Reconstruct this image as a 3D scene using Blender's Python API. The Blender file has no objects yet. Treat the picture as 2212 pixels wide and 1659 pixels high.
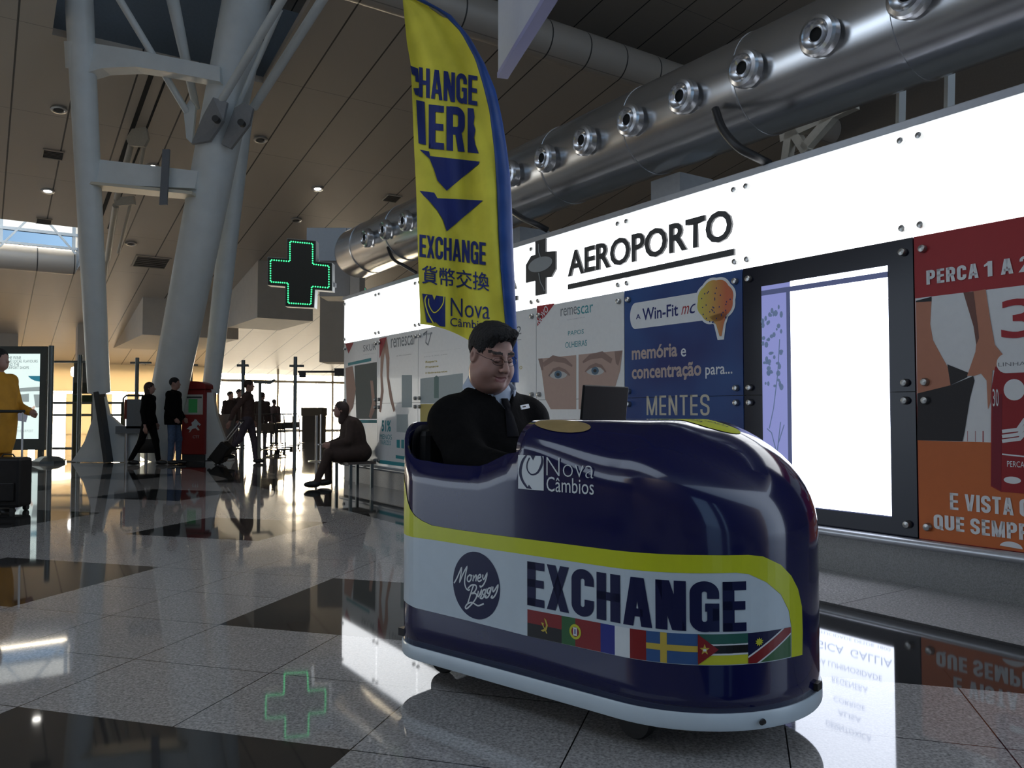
import bpy, bmesh, math, random
import numpy as np
from math import sin, cos, pi, radians, sqrt, atan, atan2
from mathutils import Vector, Matrix
from mathutils.geometry import tessellate_polygon
random.seed(7)
SC = bpy.context.scene
COL = SC.collection
# ---------------------------------------------------------------- camera
F = 1720.0                      # focal length in pixels of the 2212 x 1659 frame
TH = atan(61 / F)               # the camera looks slightly up
CAMZ = 1.07                     # held low, about waist height
cd = bpy.data.cameras.new('camera'); cam = bpy.data.objects.new('camera', cd); COL.objects.link(cam)
cam.location = (0, 0, CAMZ); cam.rotation_euler = (pi / 2 + TH, 0, 0)
cd.sensor_fit = 'HORIZONTAL'; cd.sensor_width = 36.0; cd.lens = 36.0 * F / 2212
cd.clip_start = 0.05; cd.clip_end = 500
SC.camera = cam
# ---------------------------------------------------------------- exposure, sky, sun
SC.view_settings.view_transform = 'Standard'; SC.view_settings.look = 'None'
SC.view_settings.exposure = 0.15; SC.view_settings.gamma = 1.0; SC.view_settings.use_curve_mapping = False
SUN_AZ = radians(-15.2); SUN_EL = radians(4.0)
SUN_DIR = Vector((sin(SUN_AZ) * cos(SUN_EL), cos(SUN_AZ) * cos(SUN_EL), sin(SUN_EL)))
W = bpy.data.worlds.new('evening_sky'); SC.world = W; W.use_nodes = True
nt = W.node_tree; nt.nodes.clear()
def wn(t, **k):
    n = nt.nodes.new(t)
    for a, b in k.items(): setattr(n, a, b)
    return n
tc = wn('ShaderNodeTexCoord')
dot = wn('ShaderNodeVectorMath', operation='DOT_PRODUCT'); dot.inputs[1].default_value = SUN_DIR
nt.links.new(tc.outputs['Generated'], dot.inputs[0])
ramp = wn('ShaderNodeValToRGB')
mr = wn('ShaderNodeMapRange'); mr.inputs[1].default_value = -1; mr.inputs[2].default_value = 1
nt.links.new(dot.outputs['Value'], mr.inputs[0]); nt.links.new(mr.outputs[0], ramp.inputs[0])
el = ramp.color_ramp.elements
el[0].position = 0.0; el[0].color = (0.36, 0.58, 0.85, 1)
el[1].position = 1.0; el[1].color = (80, 66, 46, 1)
for p, c in ((0.08, (0.36, 0.58, 0.85)), (0.25, (1.65, 1.95, 2.35)), (0.55, (1.65, 1.95, 2.35)), (0.72, (1.7, 1.9, 2.1)), (0.86, (3.2, 3.1, 2.8)), (0.955, (11.0, 9.8, 8.0)), (0.992, (30.0, 25.5, 19.0))):
    e = el.new(p); e.color = (*c, 1)
bg = wn('ShaderNodeBackground'); bg.inputs[1].default_value = 1.0
wo = wn('ShaderNodeOutputWorld')
nt.links.new(ramp.outputs[0], bg.inputs[0]); nt.links.new(bg.outputs[0], wo.inputs[0])
sl = bpy.data.lights.new('sun', 'SUN'); sl.energy = 3.0; sl.angle = radians(1.0); sl.color = (1.0, 0.82, 0.60)
sun = bpy.data.objects.new('sun', sl); COL.objects.link(sun)
sun.rotation_euler = (-SUN_DIR).to_track_quat('-Z', 'Y').to_euler()
sun.location = SUN_DIR * 80
# ---------------------------------------------------------------- frames
A = radians(33.9)
UX, UY = -sin(A), cos(A)        # away along the pharmacy wall
VX, VY = cos(A), sin(A)         # into the pharmacy wall
WA = atan2(-UY, -UX)            # wall frame: x runs along the wall to the right, y into it
WALLV = 4.84
def SV(s, v, z=0.0): return Vector((s * UX + v * VX, s * UY + v * VY, z))
def WP(x, y, z=0.0): return SV(-x, y, z)
def ray(px, py):
    a = (px - 1106) / F; b = (829.5 - py) / F
    return (a, cos(TH) - b * sin(TH), sin(TH) + b * cos(TH))
def dep(px, py, Y):             # the point of the place seen at a photo pixel, Y metres ahead
    d = ray(px, py); k = Y / d[1]; return Vector((d[0] * k, Y, CAMZ + d[2] * k))
def flo(px, py, z=0.0):
    d = ray(px, py); k = (z - CAMZ) / d[2]; return Vector((d[0] * k, d[1] * k, z))
def wal(px, py, v=WALLV):       # -> wall frame x, z
    d = ray(px, py); k = v / (d[0] * VX + d[1] * VY); return (-(d[0] * UX + d[1] * UY) * k, CAMZ + d[2] * k)
CZ0, CSL = 11.65, 0.185         # ceiling height and slope along s
def cz(s): return CZ0 - CSL * s
def cei(px, py):                # -> (s, v) on the ceiling plane
    d = ray(px, py); s1 = d[0] * UX + d[1] * UY; k = (CZ0 - CAMZ) / (d[2] + CSL * s1)
    return (s1 * k, (d[0] * VX + d[1] * VY) * k)
# ---------------------------------------------------------------- materials
MATS = {}
def mat(name, col=(.5, .5, .5), rough=.5, metal=0.0, emit=None, es=1.0, noise=0.0, nscale=20.0, bump=0.0, coat=0.0, ior=1.5, trans=0.0, alpha=1.0, sss=0.0, spec=.5):
    if name in MATS: return MATS[name]
    m = bpy.data.materials.new(name); m.use_nodes = True; t = m.node_tree; b = t.nodes['Principled BSDF']
    b.inputs['Base Color'].default_value = (*col, 1); b.inputs['Roughness'].default_value = rough
    b.inputs['Metallic'].default_value = metal; b.inputs['Specular IOR Level'].default_value = spec; b.inputs['IOR'].default_value = ior
    b.inputs['Coat Weight'].default_value = coat; b.inputs['Coat Roughness'].default_value = .03
    b.inputs['Transmission Weight'].default_value = trans; b.inputs['Alpha'].default_value = alpha
    if sss: b.inputs['Subsurface Weight'].default_value = sss; b.inputs['Subsurface Radius'].default_value = (.01, .004, .002)
    if emit: b.inputs['Emission Color'].default_value = (*emit, 1); b.inputs['Emission Strength'].default_value = es
    if noise or bump:
        co = t.nodes.new('ShaderNodeTexCoord'); n = t.nodes.new('ShaderNodeTexNoise'); n.inputs['Scale'].default_value = nscale; n.inputs['Detail'].default_value = 4
        t.links.new(co.outputs['Object'], n.inputs['Vector'])
        if noise:
            r = t.nodes.new('ShaderNodeValToRGB')
            r.color_ramp.elements[0].position = .3; r.color_ramp.elements[1].position = .7
            r.color_ramp.elements[0].color = (*[c * (1 - noise) for c in col], 1); r.color_ramp.elements[1].color = (*[min(1, c * (1 + noise)) for c in col], 1)
            t.links.new(n.outputs['Fac'], r.inputs[0]); t.links.new(r.outputs[0], b.inputs['Base Color'])
        if bump:
            bp = t.nodes.new('ShaderNodeBump'); bp.inputs['Strength'].default_value = bump; bp.inputs['Distance'].default_value = .01
            t.links.new(n.outputs['Fac'], bp.inputs['Height']); t.links.new(bp.outputs[0], b.inputs['Normal'])
    MATS[name] = m; return m
# ---------------------------------------------------------------- mesh helpers
def obj(name, me, m, parent=None, smooth=False):
    me.name = name
    ob = bpy.data.objects.new(name, me); COL.objects.link(ob)
    for mm in (m if isinstance(m, (list, tuple)) else [m]): me.materials.append(mm)
    if smooth:
        me.shade_smooth()
    if parent: ob.parent = parent
    return ob
def sharp(ob, ang=35):
    ob.data.shade_smooth(); ob.data.set_sharp_from_angle(angle=radians(ang)); return ob
class MB:
    def __init__(s): s.v = []; s.f = []; s.mi = []; s.cur = 0
    def add(s, vs, fs):
        o = len(s.v); s.v += [tuple(p) for p in vs]; s.f += [[i + o for i in f] for f in fs]; s.mi += [s.cur] * len(fs); return s
    def box(s, c, d, rot=0.0):
        x, y, z = [q / 2 for q in d]; R = Matrix.Rotation(rot, 3, 'Z')
        vs = [Vector(c) + R @ Vector((a * x, b * y, e * z)) for a in (-1, 1) for b in (-1, 1) for e in (-1, 1)]
        return s.add(vs, [(0, 1, 3, 2), (4, 6, 7, 5), (0, 4, 5, 1), (2, 3, 7, 6), (0, 2, 6, 4), (1, 5, 7, 3)])
    def bx(s, x0, x1, y0, y1, z0, z1):
        return s.box(((x0 + x1) / 2, (y0 + y1) / 2, (z0 + z1) / 2), (x1 - x0, y1 - y0, z1 - z0))
    def rings(s, rs, cap=True, closed=True):
        n = len(rs[0]); vs = [p for r in rs for p in r]; fs = []
        for i in range(len(rs) - 1):
            for j in range(n if closed else n - 1):
                k = (j + 1) % n; fs.append((i * n + j, i * n + k, (i + 1) * n + k, (i + 1) * n + j))
        if cap: fs.append(tuple(range(n))[::-1]); fs.append(tuple((len(rs) - 1) * n + j for j in range(n)))
        return s.add(vs, fs)
    def tube(s, pts, r, n=10, cap=True):
        pts = [Vector(p) for p in pts]; rr = r if isinstance(r, (list, tuple)) else [r] * len(pts); rs = []; up = None
        for i, p in enumerate(pts):
            t = (pts[min(i + 1, len(pts) - 1)] - pts[max(i - 1, 0)]).normalized()
            if up is None: up = Vector((0, 0, 1)) if abs(t.z) < .9 else Vector((1, 0, 0))
            a = t.cross(up).normalized(); b = a.cross(t).normalized(); up = b
            rs.append([p + a * (rr[i] * cos(2 * pi * j / n)) + b * (rr[i] * sin(2 * pi * j / n)) for j in range(n)])
        return s.rings(rs, cap)
    def bar(s, p, q, w0, d0, w1=None, d1=None, wdir=(1, 0, 0)):   # rectangular bar between two points
        p, q = Vector(p), Vector(q); t = (q - p).normalized(); w = Vector(wdir); w = (w - t * w.dot(t)).normalized(); d = t.cross(w)
        w1 = w0 if w1 is None else w1; d1 = d0 if d1 is None else d1
        return s.rings([[c + w * (a * ww / 2) + d * (b * dd / 2) for a, b in ((-1, -1), (1, -1), (1, 1), (-1, 1))] for c, ww, dd in ((p, w0, d0), (q, w1, d1))])
    def lathe(s, prof, n=24, c=(0, 0, 0), axis='Z', cap=True):
        rs = []
        for r, h in prof:
            ring = []
            for j in range(n):
                a = 2 * pi * j / n; x, y = r * cos(a), r * sin(a)
                p = {'Z': (x, y, h), 'Y': (x, h, -y), 'X': (h, x, y)}[axis]
                ring.append((c[0] + p[0], c[1] + p[1], c[2] + p[2]))
            rs.append(ring)
        return s.rings(rs, cap)
    def prism(s, poly, y0, y1):       # polygon in (x,z) extruded along y
        n = len(poly)
        tri = tessellate_polygon([[Vector((a, b, 0)) for a, b in poly]])
        vs = [(a, y0, b) for a, b in poly] + [(a, y1, b) for a, b in poly]
        fs = [tuple(t) for t in tri] + [tuple(i + n for i in t)[::-1] for t in tri] + [(i, (i + 1) % n, (i + 1) % n + n, i + n) for i in range(n)]
        return s.add(vs, fs)
    def xf(s, M, start=0):
        for i in range(start, len(s.v)): s.v[i] = tuple(M @ Vector(s.v[i]))
        return s
    def build(s, name, m, parent=None, smooth=None, bevel=0):
        me = bpy.data.meshes.new(name); me.from_pydata(s.v, [], s.f); me.validate()
        bm = bmesh.new(); bm.from_mesh(me)
        bmesh.ops.recalc_face_normals(bm, faces=bm.faces)
        bm.to_mesh(me); bm.free()
        ob = obj(name, me, m, parent)
        if s.cur and len(me.polygons) == len(s.mi): me.polygons.foreach_set('material_index', s.mi)
        if bevel:
            b = ob.modifiers.new('bevel', 'BEVEL'); b.width = bevel; b.segments = 2; b.limit_method = 'ANGLE'
        if smooth: sharp(ob, smooth)
        return ob
def tag(o, label, cat, group=None, kind=None):
    o['label'] = label; o['category'] = cat
    if group: o['group'] = group
    if kind: o['kind'] = kind
    return o
def struct(o): o['kind'] = 'structure'; return o
def thing(name, label, cat, loc=(0, 0, 0), rz=0.0, group=None):
    e = bpy.data.objects.new(name, None); COL.objects.link(e); e.empty_display_size = .1
    e.location = loc; e.rotation_euler = (0, 0, rz); return tag(e, label, cat, group)
def copytree(o, parent=None):
    c = o.copy(); COL.objects.link(c)
    if parent: c.parent = parent
    for ch in list(o.children): copytree(ch, c)
    return c
# ---------------------------------------------------------------- flat artwork: lists of triangles/quads in 2D
def flat_poly(poly):
    tri = tessellate_polygon([[Vector((a, b, 0)) for a, b in poly]])
    return list(poly), [tuple(t) for t in tri]
def rectp(x0, z0, x1, z1): return [(x0, z0), (x1, z0), (x1, z1), (x0, z1)]
def ell(cx, cz_, rx, rz, n=36, a0=0, a1=2 * pi): return [(cx + rx * cos(a0 + (a1 - a0) * i / n), cz_ + rz * sin(a0 + (a1 - a0) * i / n)) for i in range(n)]
class Art:
    def __init__(s): s.v = []; s.f = []; s.g = []
    def words(s):                   # one piece of artwork per word or line of writing
        if len(s.g) < 2: return [s]
        out = []; c = sorted(set([0] + s.g + [len(s.f)]))
        for a, b in zip(c, c[1:]):
            q = Art(); ids = sorted({i for f in s.f[a:b] for i in f}); m = {i: k for k, i in enumerate(ids)}
            q.v = [s.v[i] for i in ids]; q.f = [tuple(m[i] for i in f) for f in s.f[a:b]]; out.append(q)
        return out
    def add(s, vs, fs):
        o = len(s.v); s.v += [tuple(p[:2]) for p in vs]; s.f += [tuple(i + o for i in f) for f in fs]; return s
    def poly(s, p): return s.add(*flat_poly(p))
    def rect(s, *a): return s.poly(rectp(*a))
    def curve(s, pts, w):            # a smooth stroke through the points
        ws = w if isinstance(w, (list, tuple)) else [w] * len(pts); Q = []; O = []
        for i in range(len(pts) - 1):
            p = [Vector(pts[max(0, min(len(pts) - 1, i + d))]) for d in (-1, 0, 1, 2)]
            for k in range(5):
                u = k / 5; Q.append(tuple(.5 * (2 * p[1] + (p[2] - p[0]) * u + (2 * p[0] - 5 * p[1] + 4 * p[2] - p[3]) * u * u + (3 * p[1] - p[0] - 3 * p[2] + p[3]) * u ** 3))); O.append(ws[i] + (ws[i + 1] - ws[i]) * u)
        return s.ribbon(Q + [tuple(pts[-1])], O + [ws[-1]])
    def ribbon(s, pts, w):
        ws = list(w) if isinstance(w, (list, tuple)) else [w] * len(pts)
        keep = [i for i in range(len(pts)) if i == 0 or (abs(pts[i][0] - pts[i - 1][0]) + abs(pts[i][1] - pts[i - 1][1])) > 1e-5]
        P = [Vector(pts[i]) for i in keep]; ws = [ws[i] for i in keep]; n = len(P); L = []
        for i in range(n):
            d0 = (P[i] - P[i - 1]).normalized() if i else None; d1 = (P[i + 1] - P[i]).normalized() if i < n - 1 else None
            if d0 is None: d0 = d1
            if d1 is None: d1 = d0
            n0 = Vector((-d0.y, d0.x)); n1 = Vector((-d1.y, d1.x)); m = n0 + n1
            m = n0 if m.length < 1e-4 else m.normalized(); k = 1 / max(.45, m.dot(n0))
            L += [P[i] + m * (ws[i] / 2 * k), P[i] - m * (ws[i] / 2 * k)]
        return s.add(L, [(2 * i, 2 * i + 1, 2 * i + 3, 2 * i + 2) for i in range(n - 1)])
    def fit(s, x0, z0, x1, z1, start=0):
        vs = s.v[start:]; ax = min(p[0] for p in vs); bx = max(p[0] for p in vs); az = min(p[1] for p in vs); bz = max(p[1] for p in vs)
        s.v[start:] = [(x0 + (p[0] - ax) / (bx - ax or 1) * (x1 - x0), z0 + (p[1] - az) / (bz - az or 1) * (z1 - z0)) for p in vs]; return s
    def text(s, st, x0, z0, x1, z1, bold=0.0, shear=0.0):
        c = bpy.data.curves.new('t', 'FONT'); c.body = st; c.size = 1; c.offset = bold; c.shear = shear; c.resolution_u = 3
        o = bpy.data.objects.new('t', c); COL.objects.link(o)
        bpy.context.view_layer.update()
        me = bpy.data.meshes.new_from_object(o.evaluated_get(bpy.context.evaluated_depsgraph_get()))
        s.g.append(len(s.f)); k = len(s.v); s.add([v.co for v in me.vertices], [tuple(p.vertices) for p in me.polygons])
        bpy.data.objects.remove(o); bpy.data.curves.remove(c); bpy.data.meshes.remove(me)
        if len(s.v) > k: s.fit(x0, z0, x1, z1, k)
        return s
    def block(s, st, x0, z0, x1, z1, t=.17, gap=.09):   # heavy condensed capitals
        s.g.append(len(s.f)); k = len(s.v); x = 0.0
        for ch in st:
            if ch == ' ': x += .3; continue
            w = BW.get(ch, .5); glyph(s, ch, x, w, t); x += w + gap
        return s.fit(x0, z0, x1, z1, k)
    def cut(s, step):
        bm = bmesh.new(); vs = [bm.verts.new((a, 0, b)) for a, b in s.v]; bm.verts.ensure_lookup_table()
        for f in s.f:
            try: bm.faces.new([vs[i] for i in f])
            except ValueError: pass
        x0 = min(p[0] for p in s.v); x1 = max(p[0] for p in s.v); x = math.floor(x0 / step) * step + step
        while x < x1:
            bmesh.ops.bisect_plane(bm, geom=bm.verts[:] + bm.edges[:] + bm.faces[:], plane_co=(x, 0, 0), plane_no=(1, 0, 0)); x += step
        bm.verts.index_update(); s.v = [(v.co.x, v.co.z) for v in bm.verts]; s.f = [tuple(v.index for v in f.verts) for f in bm.faces]; bm.free(); return s
    def cutz(s, step):
        s.v = [(b, a) for a, b in s.v]; s.cut(step); s.v = [(b, a) for a, b in s.v]; return s
    def build(s, name, m, fn, parent=None):
        me = bpy.data.meshes.new(name); me.from_pydata([tuple(fn(a, b)) for a, b in s.v], [], s.f); me.validate()
        return obj(name, me, m, parent)
BW = {'M': .66, '1': .3, 'I': .17, 'N': .52, 'A': .54, 'V': .54, 'X': .52, 'E': .42, 'T': .46}
def arcp(cx, cy, rx, ry, a0, a1, n=7): return [(cx + rx * cos(radians(a0 + (a1 - a0) * i / n)), cy + ry * sin(radians(a0 + (a1 - a0) * i / n))) for i in range(n + 1)]
def glyph(s, ch, x, w, t):
    h = t / 2; L, Rr, B, T = x + h, x + w - h, h * .9, 1 - h * .9; r = min(.16, (w - t) / 2); M = .5
    def dg(xa, ya, xb, yb, tw=t): s.poly([(xa, ya), (xa + tw, ya), (xb + tw, yb), (xb, yb)])
    rb = lambda p, tt=t: s.ribbon(p, tt)
    if ch == 'E': s.rect(x, 0, x + t, 1); [s.rect(x, a, x + w, a + t * .85) for a in (0, 1 - t * .85)]; s.rect(x, .43, x + w * .96, .43 + t * .85)
    elif ch == 'H': s.rect(x, 0, x + t, 1); s.rect(x + w - t, 0, x + w, 1); s.rect(x, .43, x + w, .43 + t * .85)
    elif ch == 'X': dg(x, 0, x + w - t, 1); dg(x + w - t, 0, x, 1)
    elif ch == 'A': dg(x, 0, x + w / 2 - t * .6, 1, t * .95); dg(x + w - t * .95, 0, x + w / 2 - t * .35, 1, t * .95); s.rect(x + .12, .2, x + w - .12, .2 + t * .8)
    elif ch == 'V': dg(x + w / 2 - t * .6, 0, x, 1, t * .95); dg(x + w / 2 - t * .35, 0, x + w - t * .95, 1, t * .95)
    elif ch == 'N': s.rect(x, 0, x + t, 1); s.rect(x + w - t, 0, x + w, 1); dg(x + w - t * 1.15, 0, x, 1, t * 1.15)
    elif ch == 'M': s.rect(x, 0, x + t * .9, 1); s.rect(x + w - t * .9, 0, x + w, 1); dg(x + w / 2 - t * .5, 0, x, 1, t); dg(x + w / 2 - t * .5, 0, x + w - t, 1, t)
    elif ch == 'I': s.rect(x, 0, x + t, 1)
    elif ch == 'T': s.rect(x, 1 - t * .85, x + w, 1); s.rect(x + w / 2 - h, 0, x + w / 2 + h, 1)
    elif ch in 'CG':
        rb([(Rr, .66)] + arcp(Rr - r, T - r, r, r, 0, 90) + arcp(L + r, T - r, r, r, 90, 180) + arcp(L + r, B + r, r, r, 180, 270) + arcp(Rr - r, B + r, r, r, 270, 360) + [(Rr, .36 if ch == 'C' else .46)])
        if ch == 'G': s.rect(x + w * .52, .40, x + w, .40 + t * .8); s.rect(x + w - t * .8, 0, x + w, .4)
    elif ch in 'OQ':
        rb(arcp(Rr - r, T - r, r, r, 0, 90) + arcp(L + r, T - r, r, r, 90, 180) + arcp(L + r, B + r, r, r, 180, 270) + arcp(Rr - r, B + r, r, r, 270, 360) + [(Rr, T - r)])
        if ch == 'Q': dg(x + w - t * .6, -.06, x + w * .5, .24, t * .8)
    elif ch in 'PR':
        s.rect(x, 0, x + t, 1); q = .14
        rb([(L, T)] + arcp(Rr - q, T - q, q, q, 90, 0) + arcp(Rr - q, .46 + q, q, q, 0, -90) + [(L, .46)])
        if ch == 'R': s.poly([(x + w * .45, .5), (x + w * .8, .5), (x + w, 0), (x + w - t, 0)])
    elif ch == 'U': rb([(L, 1)] + arcp(L + r, B + r, r, r, 180, 270) + arcp(Rr - r, B + r, r, r, 270, 360) + [(Rr, 1)])
    elif ch == 'S':
        q = r
        rb([(Rr, .70)] + arcp(Rr - q, T - q, q, q, 0, 90) + arcp(L + q, T - q, q, q, 90, 180) + [(L, .64), (L + .06, .56), (Rr - .06, .44), (Rr, .36)] + arcp(Rr - q, B + q, q, q, 0, -90) + arcp(L + q, B + q, q, q, 270, 180) + [(L, .30)])
    elif ch == '1': s.rect(x + w - t, 0, x + w, 1); s.poly([(x + w - t, .95), (x, .8), (x, .66), (x + w - t, .74)])
    elif ch == '2':
        rb([(L, .68)] + arcp(L + r, T - r, r, r, 180, 90) + arcp(Rr - r, T - r, r, r, 90, 0) + [(Rr, .62), (L, B), (x + w, B)])
# ---------------------------------------------------------------- signed-distance bodies -> one continuous skin
def axis(lo, hi, h, fine=None):
    if not fine: return lo + h * np.arange(int(math.ceil((hi - lo) / h)) + 1)
    a, b, hf = fine
    return np.concatenate([np.arange(lo, a, h), np.arange(a, b, hf), np.arange(b, hi + h, h)])
def sdf_mesh(fn, AX):
    n = [len(a) for a in AX]
    X, Y, Z = np.meshgrid(*AX, indexing='ij')
    D = fn(np.stack([X, Y, Z], -1).reshape(-1, 3)).reshape(n)
    S = D < 0
    acc = np.zeros((n[0] - 1, n[1] - 1, n[2] - 1, 3)); cnt = np.zeros((n[0] - 1, n[1] - 1, n[2] - 1))
    sl_ = lambda o, k: slice(o, o + n[k] - 1)
    cor = [(i, j, k) for i in (0, 1) for j in (0, 1) for k in (0, 1)]
    for a in cor:
        for ax in range(3):
            if a[ax]: continue
            b = list(a); b[ax] = 1
            da = D[sl_(a[0], 0), sl_(a[1], 1), sl_(a[2], 2)]; db = D[sl_(b[0], 0), sl_(b[1], 1), sl_(b[2], 2)]
            x = (da < 0) != (db < 0); t = np.where(x, da / np.where(x, da - db, 1), 0)
            for k in range(3):
                acc[..., k] += np.where(x, a[k] + (t if k == ax else 0), 0)
            cnt += x
    act = cnt > 0; idx = -np.ones(act.shape, int); idx[act] = np.arange(act.sum())
    cells = np.argwhere(act) + acc[act] / cnt[act][:, None]
    V = np.stack([np.interp(cells[:, k], np.arange(n[k]), AX[k]) for k in range(3)], 1); faces = []
    for ax in range(3):
        o1, o2 = (ax + 1) % 3, (ax + 2) % 3
        a = [slice(None)] * 3; b = [slice(None)] * 3; a[ax] = slice(0, -1); b[ax] = slice(1, None)
        E = np.argwhere(S[tuple(a)] != S[tuple(b)])
        E = E[(E[:, o1] > 0) & (E[:, o2] > 0) & (E[:, o1] < n[o1] - 1) & (E[:, o2] < n[o2] - 1)]
        q = []
        for d1, d2 in ((-1, -1), (0, -1), (0, 0), (-1, 0)):
            c = E.copy(); c[:, o1] += d1; c[:, o2] += d2; q.append(idx[c[:, 0], c[:, 1], c[:, 2]])
        q = np.stack(q, 1); ins = S[E[:, 0], E[:, 1], E[:, 2]]; q[~ins] = q[~ins][:, ::-1]; faces.append(q)
    return V, np.concatenate(faces)
def smin(a, b, k):
    h = np.clip(.5 + .5 * (b - a) / k, 0, 1); return b * (1 - h) + a * h - k * h * (1 - h)
def cone(P, a, b, r1, r2):      # tapered limb
    a = np.array(a, float); b = np.array(b, float); d = b - a; t = np.clip(((P - a) @ d) / max(d @ d, 1e-9), 0, 1)
    return np.linalg.norm(P - a - t[:, None] * d, axis=1) - (r1 + (r2 - r1) * t)
def elli(P, c, r, R=None):
    q = P - np.array(c, float)
    if R is not None: q = q @ R
    r = np.array(r, float); k0 = np.linalg.norm(q / r, axis=1); k1 = np.linalg.norm(q / (r * r), axis=1)
    return k0 * (k0 - 1) / np.maximum(k1, 1e-9)
def sdf_obj(name, fn, lo, hi, h, m, parent=None, fine=None):
    V, Fc = sdf_mesh(fn, [axis(lo[k], hi[k], h, fine[k] if fine else None) for k in range(3)])
    me = bpy.data.meshes.new(name); me.from_pydata(V.tolist(), [], Fc.tolist()); me.validate()
    return obj(name, me, m, parent, smooth=True)
# ================================================================ THE SETTING
class NX:                       # small node-expression helper
    def __init__(s, t): s.t = t
    def m(s, op, a, b=None, c=None):
        n = s.t.nodes.new('ShaderNodeMath'); n.operation = op
        for i, v in enumerate((a, b, c)):
            if v is None: continue
            if isinstance(v, (int, float)): n.inputs[i].default_value = v
            else: s.t.links.new(v, n.inputs[i])
        return n.outputs[0]
    def dot(s, v, d):
        n = s.t.nodes.new('ShaderNodeVectorMath'); n.operation = 'DOT_PRODUCT'; s.t.links.new(v, n.inputs[0]); n.inputs[1].default_value = d; return n.outputs['Value']
    def mix(s, f, a, b):
        n = s.t.nodes.new('ShaderNodeMix'); n.data_type = 'RGBA'
        if isinstance(f, (int, float)): n.inputs[0].default_value = f
        else: s.t.links.new(f, n.inputs[0])
        for i, v in ((6, a), (7, b)):
            if isinstance(v, tuple): n.inputs[i].default_value = (*v, 1)
            else: s.t.links.new(v, n.inputs[i])
        return n.outputs[2]
    def line(s, x, period, off, w):      # 1 on a joint of width w
        a = s.m('SUBTRACT', x, off); a = s.m('DIVIDE', a, period); a = s.m('FRACT', a)
        a = s.m('ABSOLUTE', s.m('SUBTRACT', a, .5)); return s.m('GREATER_THAN', a, .5 - w / 2 / period)
    def band(s, x, lo, hi): return s.m('MULTIPLY', s.m('GREATER_THAN', x, lo), s.m('LESS_THAN', x, hi))
# ---- floor: polished granite tiles set at 45 degrees to the wall, dark blocks, dark border band
m = bpy.data.materials.new('polished_granite_tiles'); m.use_nodes = True; t = m.node_tree; B = t.nodes['Principled BSDF']; nx = NX(t)
tcn = t.nodes.new('ShaderNodeTexCoord'); P_ = tcn.outputs['Object']
pd = (sin(radians(16)), cos(radians(16)), 0); qd = (cos(radians(16)), -sin(radians(16)), 0)
p = nx.dot(P_, pd); q = nx.dot(P_, qd); v = nx.dot(P_, (VX, VY, 0)); s_ = nx.dot(P_, (UX, UY, 0))
PB, QB = 1.168, 1.335
def blk(x, off, per):
    a = nx.m('FRACT', nx.m('DIVIDE', nx.m('SUBTRACT', x, off), per * 2)); return nx.m('LESS_THAN', a, .5)
dark = nx.m('MULTIPLY', blk(p, 1.155, PB), blk(q, -2.535, QB))
inner = nx.m('LESS_THAN', v, 3.37)
dark = nx.m('MULTIPLY', dark, inner)
border = nx.band(v, 3.37, 4.0)
dark = nx.m('MAXIMUM', dark, border)
j = nx.m('MAXIMUM', nx.line(p, PB / 2, 1.155, .005), nx.line(q, QB / 2, -2.535, .005))
j = nx.m('MULTIPLY', j, inner)
j2 = nx.m('MAXIMUM', nx.line(s_, 1.2, .3, .005), nx.m('MAXIMUM', nx.band(v, 3.367, 3.373), nx.band(v, 3.997, 4.003)))
j = nx.m('MAXIMUM', j, nx.m('MULTIPLY', j2, nx.m('SUBTRACT', 1.0, inner)))
n1 = t.nodes.new('ShaderNodeTexNoise'); n1.inputs['Scale'].default_value = 75; n1.inputs['Detail'].default_value = 3; t.links.new(P_, n1.inputs['Vector'])
n2 = t.nodes.new('ShaderNodeTexVoronoi'); n2.inputs['Scale'].default_value = 120; t.links.new(P_, n2.inputs['Vector'])
g = nx.m('MULTIPLY_ADD', n1.outputs['Fac'], .9, nx.m('MULTIPLY', n2.outputs['Distance'], .5))
g = nx.m('SUBTRACT', g, .25); g.node.use_clamp = True
lt = nx.mix(g, (.10, .098, .10), (.62, .60, .59)); dk = nx.mix(g, (.014, .014, .015), (.05, .05, .05))
c = nx.mix(dark, lt, dk); c = nx.mix(j, c, (.012, .012, .012))
t.links.new(c, B.inputs['Base Color']); B.inputs['Roughness'].default_value = .045; B.inputs['IOR'].default_value = 1.62
rn = t.nodes.new('ShaderNodeTexNoise'); rn.inputs['Scale'].default_value = 1.3; t.links.new(P_, rn.inputs['Vector'])
t.links.new(nx.m('MULTIPLY_ADD', rn.outputs['Fac'], .04, .018), B.inputs['Roughness'])
MATS['floor'] = m
fm = MB()
c4 = [SV(-26, -26), SV(-26, 22), SV(44.4, 22), SV(44.4, -26)]
fm.add([(*x.xy, 0) for x in c4] + [(*x.xy, -.3) for x in c4], [(0, 1, 2, 3), (7, 6, 5, 4), (0, 4, 5, 1), (1, 5, 6, 2), (2, 6, 7, 3), (3, 7, 4, 0)])
struct(fm.build('floor', m))
gm = MB(); c4 = [SV(44.4, -90), SV(44.4, 90), SV(190, 90), SV(190, -90)]
gm.add([(*x.xy, -.04) for x in c4], [(0, 1, 2, 3)])
struct(gm.build('ground', mat('apron_concrete', (.75, .72, .66), .4, noise=.15, nscale=2)))
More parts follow.
